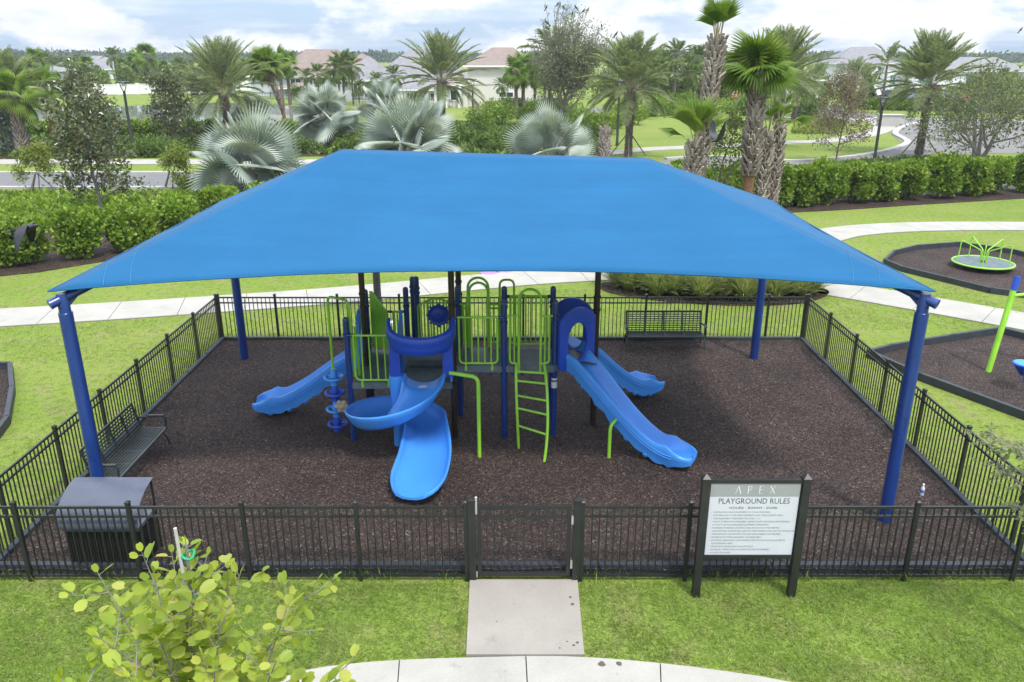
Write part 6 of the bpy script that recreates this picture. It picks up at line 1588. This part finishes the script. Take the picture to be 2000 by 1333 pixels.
# (px, crown centre py, distance)
for k, (px, py, Y) in enumerate([(222, 112, 175), (115, 126, 190), (136, 128, 186), (152, 130, 194), (88, 120, 165), (668, 128, 118), (686, 132, 120), (660, 138, 116), (1322, 110, 120), (1362, 118, 126), (598, 150, 124), (620, 146, 122), (735, 158, 112), (770, 150, 116), (640, 150, 128), (1075, 108, 84), (1300, 122, 128), (1415, 130, 135), (1255, 128, 116), (1600, 140, 150), (980, 168, 104), (350, 128, 180), (380, 140, 172), (300, 150, 168), (60, 138, 170), (30, 128, 180), (190, 138, 178), (1960, 150, 130), (720, 176, 106), (700, 172, 108), (1270, 128, 118), (1285, 140, 112), (1345, 130, 122), (1385, 126, 128), (1430, 134, 124), (1460, 130, 130), (1490, 138, 120), (1350, 150, 110), (1230, 140, 108), (1500, 128, 140), (10, 140, 150), (165, 140, 160), (420, 150, 165), (470, 146, 160), (250, 148, 150)]):
    putpalm(cp[k % 2], k, px, py, Y, h0=(6.6, 5.4)[k % 2])
for k, (px, py, Y) in enumerate([(265, 118, 158), (285, 112, 152), (320, 132, 165), (240, 130, 170), (400, 130, 158), (70, 120, 140), (45, 150, 130), (1022, 138, 96), (1045, 150, 98), (1008, 142, 94), (1065, 142, 102), (560, 128, 118), (545, 122, 110), (340, 160, 150), (205, 150, 148), (170, 128, 160), (1440, 120, 140), (480, 130, 170), (110, 150, 150)]):
    putpalm(fs[k % 2], k + 3, px, py, Y, h0=(5.2, 4.4)[k % 2])
for o in (*cp, *fs):
    if '_used' in o: del o['_used']
for o in list(COL.objects):
    if '_used' in o: del o['_used']
q = at(530, 130, 0, 76); sabal('leaning fan palm with a dry grey skirt at the pond edge', (q.x + .8, 76, 0), q.z, 721, n=26, pet=.9, size=1.15, rt=.2, boots_from=.0, fibre_to=.35, el=(88, -30), bend=(-1.4, 0), dead=14, bsize=.22)
q = at(80, 170, 0, 66); sabal('fan palm with a red brown fibre trunk near the dark magnolia', (q.x + .35, 66, 0), q.z, 722, n=18, pet=.9, size=1.1, rt=.2, fibre_to=.75, el=(80, -50), bend=(-.4, 0), bsize=.25)
q = at(24, 190, 0, 60); sabal('bushy fan palm with a short shaggy trunk at the pond corner', (q.x, 60, 0), q.z, 723, n=22, pet=1.0, size=1.2, rt=.32, el=(88, -30), bsize=.3)
q = at(1733, 128, 0, 100); feather_palm('royal_palm', 'slim royal palm with a smooth green crownshaft beside the fountain', max(3, q.z), .12, .16, 3.3, 13, 731, [M['green_palm'], M['date_stalk']], el_lo=-30, droop=1.5, nl=34, ll=.75, w=1.4, boots=False, loc=(q.x, 100, 0))
for k, (px, py, Y) in enumerate([(1668, 152, 105), (1688, 160, 110), (1558, 168, 90), (1772, 160, 108), (1590, 165, 96)]):
    q = at(px, py, 0, Y); feather_palm('date_palm', ['small date palm before the clubhouse porch', 'small date palm near the conical tree', 'low dark trunked date palm behind the stump palms', 'drooping small date palm in front of the clubhouse wing', 'low bushy date palm by the white entry posts'][k], max(1.6, q.z), .3, .26, 3.0, 30, 740 + k, dm, el_lo=-25, droop=1.0, nl=30, ll=.6, w=1.4, loc=(q.x, Y, 0), group='small date palms round the car park')
# bushy trees filling the far bank
bt_ = []
lab_f = 'bushy green tree among the palms of the far bank'
for k in range(3): bt_.append(shrub('bushy_tree', lab_f, 'tree', (0, 0, 0), (2.6, 2.2, (1.7, 2.1, 1.4)[k]), 1700, .42, ('shrub', 'oak', 'lime_shrub')[k], 760 + k, 'bushy trees of the far bank', 20, .42))
rb_ = random.Random(5); used = [False] * 3
spots_f = [(rb_.uniform(-20, 560), rb_.uniform(170, 187)) for _ in range(44)] + [(rb_.uniform(560, 1000), rb_.uniform(184, 197)) for _ in range(20)] + [(rb_.uniform(1180, 1500), rb_.uniform(176, 200)) for _ in range(44)] + [(rb_.uniform(1480, 2040), rb_.uniform(160, 178)) for _ in range(14)] + [(rb_.uniform(-40, 620), rb_.uniform(140, 168)) for _ in range(46)] + [(rb_.uniform(1880, 2080), rb_.uniform(170, 210)) for _ in range(12)]
for k, (px, py) in enumerate(spots_f):
    p = at(px, py); i = k % 3; s = rb_.uniform(.7, 1.15) * (1.0 if py > 168 else 1.4) * (.55 if 560 < px < 1000 else 1)
    if 1600 < px < 1880 and py < 182: continue
    if not used[i]: used[i] = True; bt_[i].location = p; bt_[i].scale = (s, s, s)
    else: dup(bt_[i], p, k * 1.1, s)
r = np.random.default_rng(31)
V_, F_ = [], []
n = 52000; X = r.uniform(-900, 900, n); Yd = r.uniform(560, 760, n); top = 4.6 + 1.6 * np.sin(X * .021) * np.sin(X * .0083 + 1) + 1.0 * np.sin(X * .11) + .8 * np.sin(X * .27 + 2); Zd = top * r.random(n) ** .5
V, F = place(*LEAF4, np.column_stack([X, Yd, Zd]), r.normal(0, 1, (n, 3)), r.uniform(2.4, 4.5, n), r); setting('far_wood', MB().addnp(V, F), M['far_wood'], 'stuff')
# ------------------------------------------------------------------ birds
def bird(label, loc, heading, pose, span, seed=0, pitch=0.0):
    """one continuous body: tail, trunk, neck, head and beak, with wings spread or folded"""
    mb = MB(); b = span
    prof = [(-.50, .012, .05), (-.36, .02, .06), (-.26, .045, .05), (-.12, .085, .085), (.02, .10, .10), (.14, .085, .09), (.22, .055, .065), (.28, .055, .06), (.33, .045, .045), (.365, .018, .02), (.42, .006, .006)]
    fr = [(Vector((x, 0, .035 * (x > .2))), Vector((0, 1, 0)), Vector((0, 0, 1))) for x, _, _ in prof]
    pr = [[(w_ * math.cos(a), h_ * math.sin(a)) for a in np.linspace(0, 2 * PI, 13)[:-1]] for _, w_, h_ in prof]
    mb.sweep(fr, pr)
    T = [(-.62, -.13, .0), (-.62, .13, .0), (-.36, .03, .02), (-.36, -.03, .02), (-.62, -.12, -.015), (-.62, .12, -.015), (-.36, .03, 0), (-.36, -.03, 0)]
    mb.add(T, [(0, 1, 2, 3), (7, 6, 5, 4), (0, 4, 5, 1)])
    for s in (-1, 1):
        if pose == 'down': L = [((.12, .07, .05), (-.18, .06, .04)), ((.16, .32, .12), (-.22, .30, .05)), ((.08, .58, -.10), (-.26, .52, -.12)), ((-.10, .74, -.42), (-.30, .60, -.40)), ((-.22, .76, -.60), (-.30, .66, -.58))]
        elif pose == 'up': L = [((.12, .07, .05), (-.18, .06, .04)), ((.18, .30, .26), (-.20, .28, .20)), ((.12, .50, .54), (-.22, .44, .46)), ((-.06, .56, .82), (-.26, .46, .74)), ((-.16, .56, .94), (-.26, .50, .88))]
        else: L = [((.12, .09, .03), (-.05, .09, -.05)), ((.0, .105, .045), (-.16, .09, -.03)), ((-.2, .085, .04), (-.28, .06, -.01)), ((-.40, .03, .02), (-.42, .03, .0))]
        V = []
        for (f, k) in L:
            V.append((f[0], s * f[1], f[2])); V.append((k[0], s * k[1], k[2]))
        m_ = len(V); V2 = V + [(x, y, z - .015) for x, y, z in V]; F = []
        for i in range(0, m_ - 2, 2): F += [(i, i + 1, i + 3, i + 2), (m_ + i + 2, m_ + i + 3, m_ + i + 1, m_ + i), (i, i + 2, m_ + i + 2, m_ + i), (i + 1, m_ + i + 1, m_ + i + 3, i + 3)]
        mb.add(V2, F)
        if pose != 'fold':      # separate flight feathers at the tip and trailing edge
            for q in range(9):
                f = q / 8 * (len(L) - 1.01); i = int(f); t_ = f - i; k0 = Vector(L[i][1]).lerp(Vector(L[i + 1][1]), t_); e = k0 + Vector((-.17 - .04 * math.sin(q), .02 + .03 * q / 8, -.05 if pose == 'down' else .03)); w_ = .03
                P4 = [(k0.x, s * (k0.y - w_), k0.z), (k0.x, s * (k0.y + w_), k0.z), (e.x, s * (e.y + w_ * .5), e.z), (e.x, s * (e.y - w_ * .5), e.z)]; mb.add(P4, [(0, 1, 2, 3)])
    if pose == 'fold':
        for s in (-1, 1): mb.tube([(.0, s * .04, -.06), (.02, s * .04, -.2)], .012, 5)
    m = Matrix.Rotation(heading, 4, 'Z') @ Matrix.Rotation(-pitch, 4, 'Y') @ Matrix.Scale(b, 4)
    mb.V = [np.array([tuple(m @ Vector(v)) for v in ch]) + np.array(loc) for ch in mb.V]
    return solo('black_bird', mb, M['feather'], label, 'bird', loc, 'black birds', smooth=50)
p = at(52, 446, 0, 13.5); bird('big black bird gliding past the hedge with wings beating down', tuple(p), R(12), 'down', .52, pitch=.12)
p = at(1402, 274, 0, 22); bird('black bird flapping in front of the shaggy palm trunks', tuple(p), R(200), 'up', .52, pitch=-.25)
pb_ = [(1067, 15, 'topmost of the perching tree, on its left tip'), (1089, 9, 'on the very highest twig of the perching tree'), (1094, 9, 'beside the highest one in the perching tree'), (1101, 15, 'just under the top twig of the perching tree'), (1125, 15, 'on the lone middle tip of the perching tree'), (1118, 26, 'halfway down the middle twigs of the perching tree'), (1139, 22, 'on the thin right twigs of the perching tree'), (1148, 19, 'at the far right tip of the perching tree'), (1066, 42, 'on the outer left branch of the perching tree'), (1070, 46, 'close behind another on the outer left branch'), (1175, 51, 'on the low right twigs of the perching tree'), (1203, 67, 'on the frond tip of the braced date palm'), (1994, 58, 'on the large leaved tree above the live oak'), (1082, 86, 'deep inside the perching tree crown')]
for k, (px, py, lab) in enumerate(pb_):
    Y_ = 72.6 if px < 1190 else 58 if px < 1300 else 41
    p = at(px, py, 0, Y_); bird('small black bird ' + lab, tuple(p), R(-60 + k * 67), 'fold', .62 if Y_ > 50 else .4, pitch=.75)

# ------------------------------------------------------------------ young tree in front, and the twig reaching in
ORCH = (np.array([(0, 0, 0), (.22, .10, .05), (.40, .38, .09), (.40, .72, .06), (.22, .97, .0), (.03, .90, -.03), (-.03, .90, -.03), (-.22, .97, .0), (-.40, .72, .06), (-.40, .38, .09), (-.22, .10, .05), (0, .35, -.02), (0, .65, -.035)]),
        np.array([(0, 1, 11), (1, 2, 11), (2, 3, 12), (2, 12, 11), (3, 4, 12), (4, 5, 12), (6, 7, 12), (7, 8, 12), (8, 9, 12), (9, 11, 12), (9, 10, 11), (10, 0, 11), (5, 6, 12)]))
r = np.random.default_rng(88); tp = at(352, 1090, 0, 4.3); bx, by = tp.x, 4.3
yt = thing('young_tree', 'young staked tree with large yellow green heart shaped leaves in front of the fence', 'tree', (bx, by, 0))
wd = MB(); LP, LD = [], []
top_z = at(352, 1060, 0, 4.3).z
trunk_pts = [Vector((bx + .02, by, 0)), Vector((bx + .0, by + .02, 1.2)), Vector((bx + .03, by, 2.4)), Vector((bx + .01, by, 3.3)), Vector((bx + .06, by - .02, top_z))]
tr_ = spline(trunk_pts, 20); wd.tube(tr_, [.032 * (1 - .8 * i / 19) + .004 for i in range(20)], 8)
def leafy(pts, rad, gap=.065, big=1.0, s0=.25):
    wd.tube(pts, [rad * (1 - .75 * i / (len(pts) - 1)) for i in range(len(pts))], 6)
    L = sum((b - a).length for a, b in zip(pts, pts[1:])); n = int(L * (1 - s0) / gap)
    for k in range(n):
        f = (s0 + (1 - s0) * (k + .5) / n) * (len(pts) - 1); i = min(int(f), len(pts) - 2); q = pts[i].lerp(pts[i + 1], f - i); d = (pts[i + 1] - pts[i]).normalized()
        sd = d.cross(Vector((0, 0, 1))); sd = sd.normalized() if sd.length > .05 else Vector((1, 0, 0)); s = 1 if k % 2 else -1
        ld_ = (d * .45 + sd * s * r.uniform(.5, 1.0) + Vector(r.normal(0, .35, 3)) + Vector((0, 0, -.05))).normalized()
        pe = q + ld_ * .035; wd.tube([q, pe], .0022, 4); LP.append(tuple(pe)); LD.append((*ld_, big * r.uniform(.6, 1.2)))
    LP.append(tuple(pts[-1])); LD.append((*(pts[-1] - pts[-2]).normalized(), .6 * big))
# limbs reach the places where the photo shows their ends (pixel, distance)
ends = [(190, 1118, 4.45, 2.9), (185, 1240, 4.1, 2.75), (232, 1175, 4.6, 3.0), (620, 1135, 4.5, 2.9), (470, 1120, 4.6, 3.1), (690, 1290, 4.15, 2.55), (560, 1190, 4.0, 2.7), (120, 1330, 3.9, 2.4), (300, 1210, 3.85, 2.9), (430, 1210, 3.8, 2.9), (380, 1150, 3.9, 3.2), (540, 1290, 3.7, 2.4), (420, 1300, 3.6, 2.4), (230, 1300, 3.65, 2.4), (640, 1330, 3.9, 2.3), (500, 1330, 4.5, 2.3), (330, 1320, 4.6, 2.3), (340, 1130, 4.5, 3.3), (300, 1120, 4.2, 3.3), (405, 1085, 4.4, 3.5)]
for (px, py, Y_, z0) in ends:
    e = at(px, py, 0, Y_); k = min(range(20), key=lambda i: abs(tr_[i].z - z0)); a = tr_[k]; m = a.lerp(e, .5) + Vector((r.normal(0, .04), r.normal(0, .04), -.10 * (e - a).length)); P = spline([a, m, e], 10); leafy(P, .011, .036, 1.0, .14)
    for j in range(8):
        q = P[1 + j]; d = (P[2 + j] - q).normalized(); o = (d * .6 + Vector(r.normal(0, .6, 3))).normalized(); leafy([q, q + o * .10, q + o * .23 + Vector((0, 0, .03))], .005, .042, .95, .12)
leafy(tr_[11:], .012, .05, 1.0, .1)
part('trunk', wd, M['twig'], yt)
LP, LD = np.array(LP), np.array(LD); V, F = place(ORCH[0] * np.array([.86, 1, 1]), ORCH[1], LP, LD[:, :3], LD[:, 3] * .106, r, roll=.9); part('crown', MB().addnp(V, F), M['young'], yt, smooth=50)
sb = at(342, 1032, 0, 4.22); stk = MB().tube([Vector((sb.x + .04, 4.22, 0)), Vector((sb.x + .02, 4.22, 2)), sb], .011, 8); part('stake', stk, M['curb'], yt)
gt = plain('green_tie', (.01, .30, .12), .6)
for zz in (sb.z - .21, sb.z - .55, sb.z - 1.0): part('green_tie', MB().tube([(sb.x + .04 + .035 * math.cos(a), 4.25 + .045 * math.sin(a), zz + .01 * math.sin(a * 2)) for a in np.linspace(0, 2 * PI, 17)[:-1]], .009, 6, closed=True), gt, yt)
# second small tree whose twigs reach in over the side fence
r = np.random.default_rng(90); bs = (6.75, 8.4); st2 = thing('side_tree', 'small leaved tree whose pale twigs reach over the corner of the side fence', 'tree', (bs[0], bs[1], 0))
wd = MB(); LP, LD = [], []; trunk = spline([Vector((*bs, 0)), Vector((bs[0] + .03, bs[1], 1.0)), Vector((bs[0], bs[1] + .05, 1.9)), Vector((bs[0] + .1, bs[1], 3.2))], 14); wd.tube(trunk, [.05 * (1 - .7 * i / 13) for i in range(14)], 8)
for (px, py, Y_, z0) in [(1885, 838, 8.6, 2.6), (1915, 862, 8.4, 2.5), (1905, 900, 8.5, 2.2), (1945, 915, 8.3, 2.1), (1960, 868, 8.2, 2.5), (1990, 880, 8.7, 2.3), (1980, 985, 8.6, 1.7), (1995, 1010, 8.4, 1.6), (2060, 800, 8.6, 2.9), (2100, 900, 8.2, 2.6), (2120, 760, 8.5, 3.0)]:
    e = at(px, py, 0, Y_); k = min(range(14), key=lambda i: abs(trunk[i].z - z0)); a = trunk[k]; P = spline([a, a.lerp(e, .5) + Vector((r.normal(0, .05), r.normal(0, .05), -.06)), e], 10); leafy(P, .012, .03, 1.0, .45)
    for j in range(6):
        q = P[3 + j]; d = (P[4 + j] - P[3 + j]).normalized(); o = (d * .5 + Vector(r.normal(0, .6, 3))).normalized(); leafy([q, q + o * .10, q + o * .22], .005, .022, 1.0, .1)
part('trunk', wd, M['twig'], st2); LP, LD = np.array(LP), np.array(LD); V, F = place(*LEAF4, LP, LD[:, :3], LD[:, 3] * .075, r, roll=.9); part('crown', MB().addnp(V, F), M['oak'], st2, smooth=None)
# ------------------------------------------------------------------ air
hz = MB().box((0, 372, 12.5), (2200, 796, 27)); m = bpy.data.materials.new('air_haze'); m.use_nodes = True; t = m.node_tree; t.nodes.remove(t.nodes['Principled BSDF'])
pv = t.nodes.new('ShaderNodeVolumePrincipled'); pv.inputs['Color'].default_value = (0.80, 0.87, 0.95, 1); pv.inputs['Density'].default_value = 0.00036; pv.inputs['Anisotropy'].default_value = 0.2
t.links.new(pv.outputs[0], t.nodes['Material Output'].inputs['Volume']); setting('haze', hz, m, 'stuff')
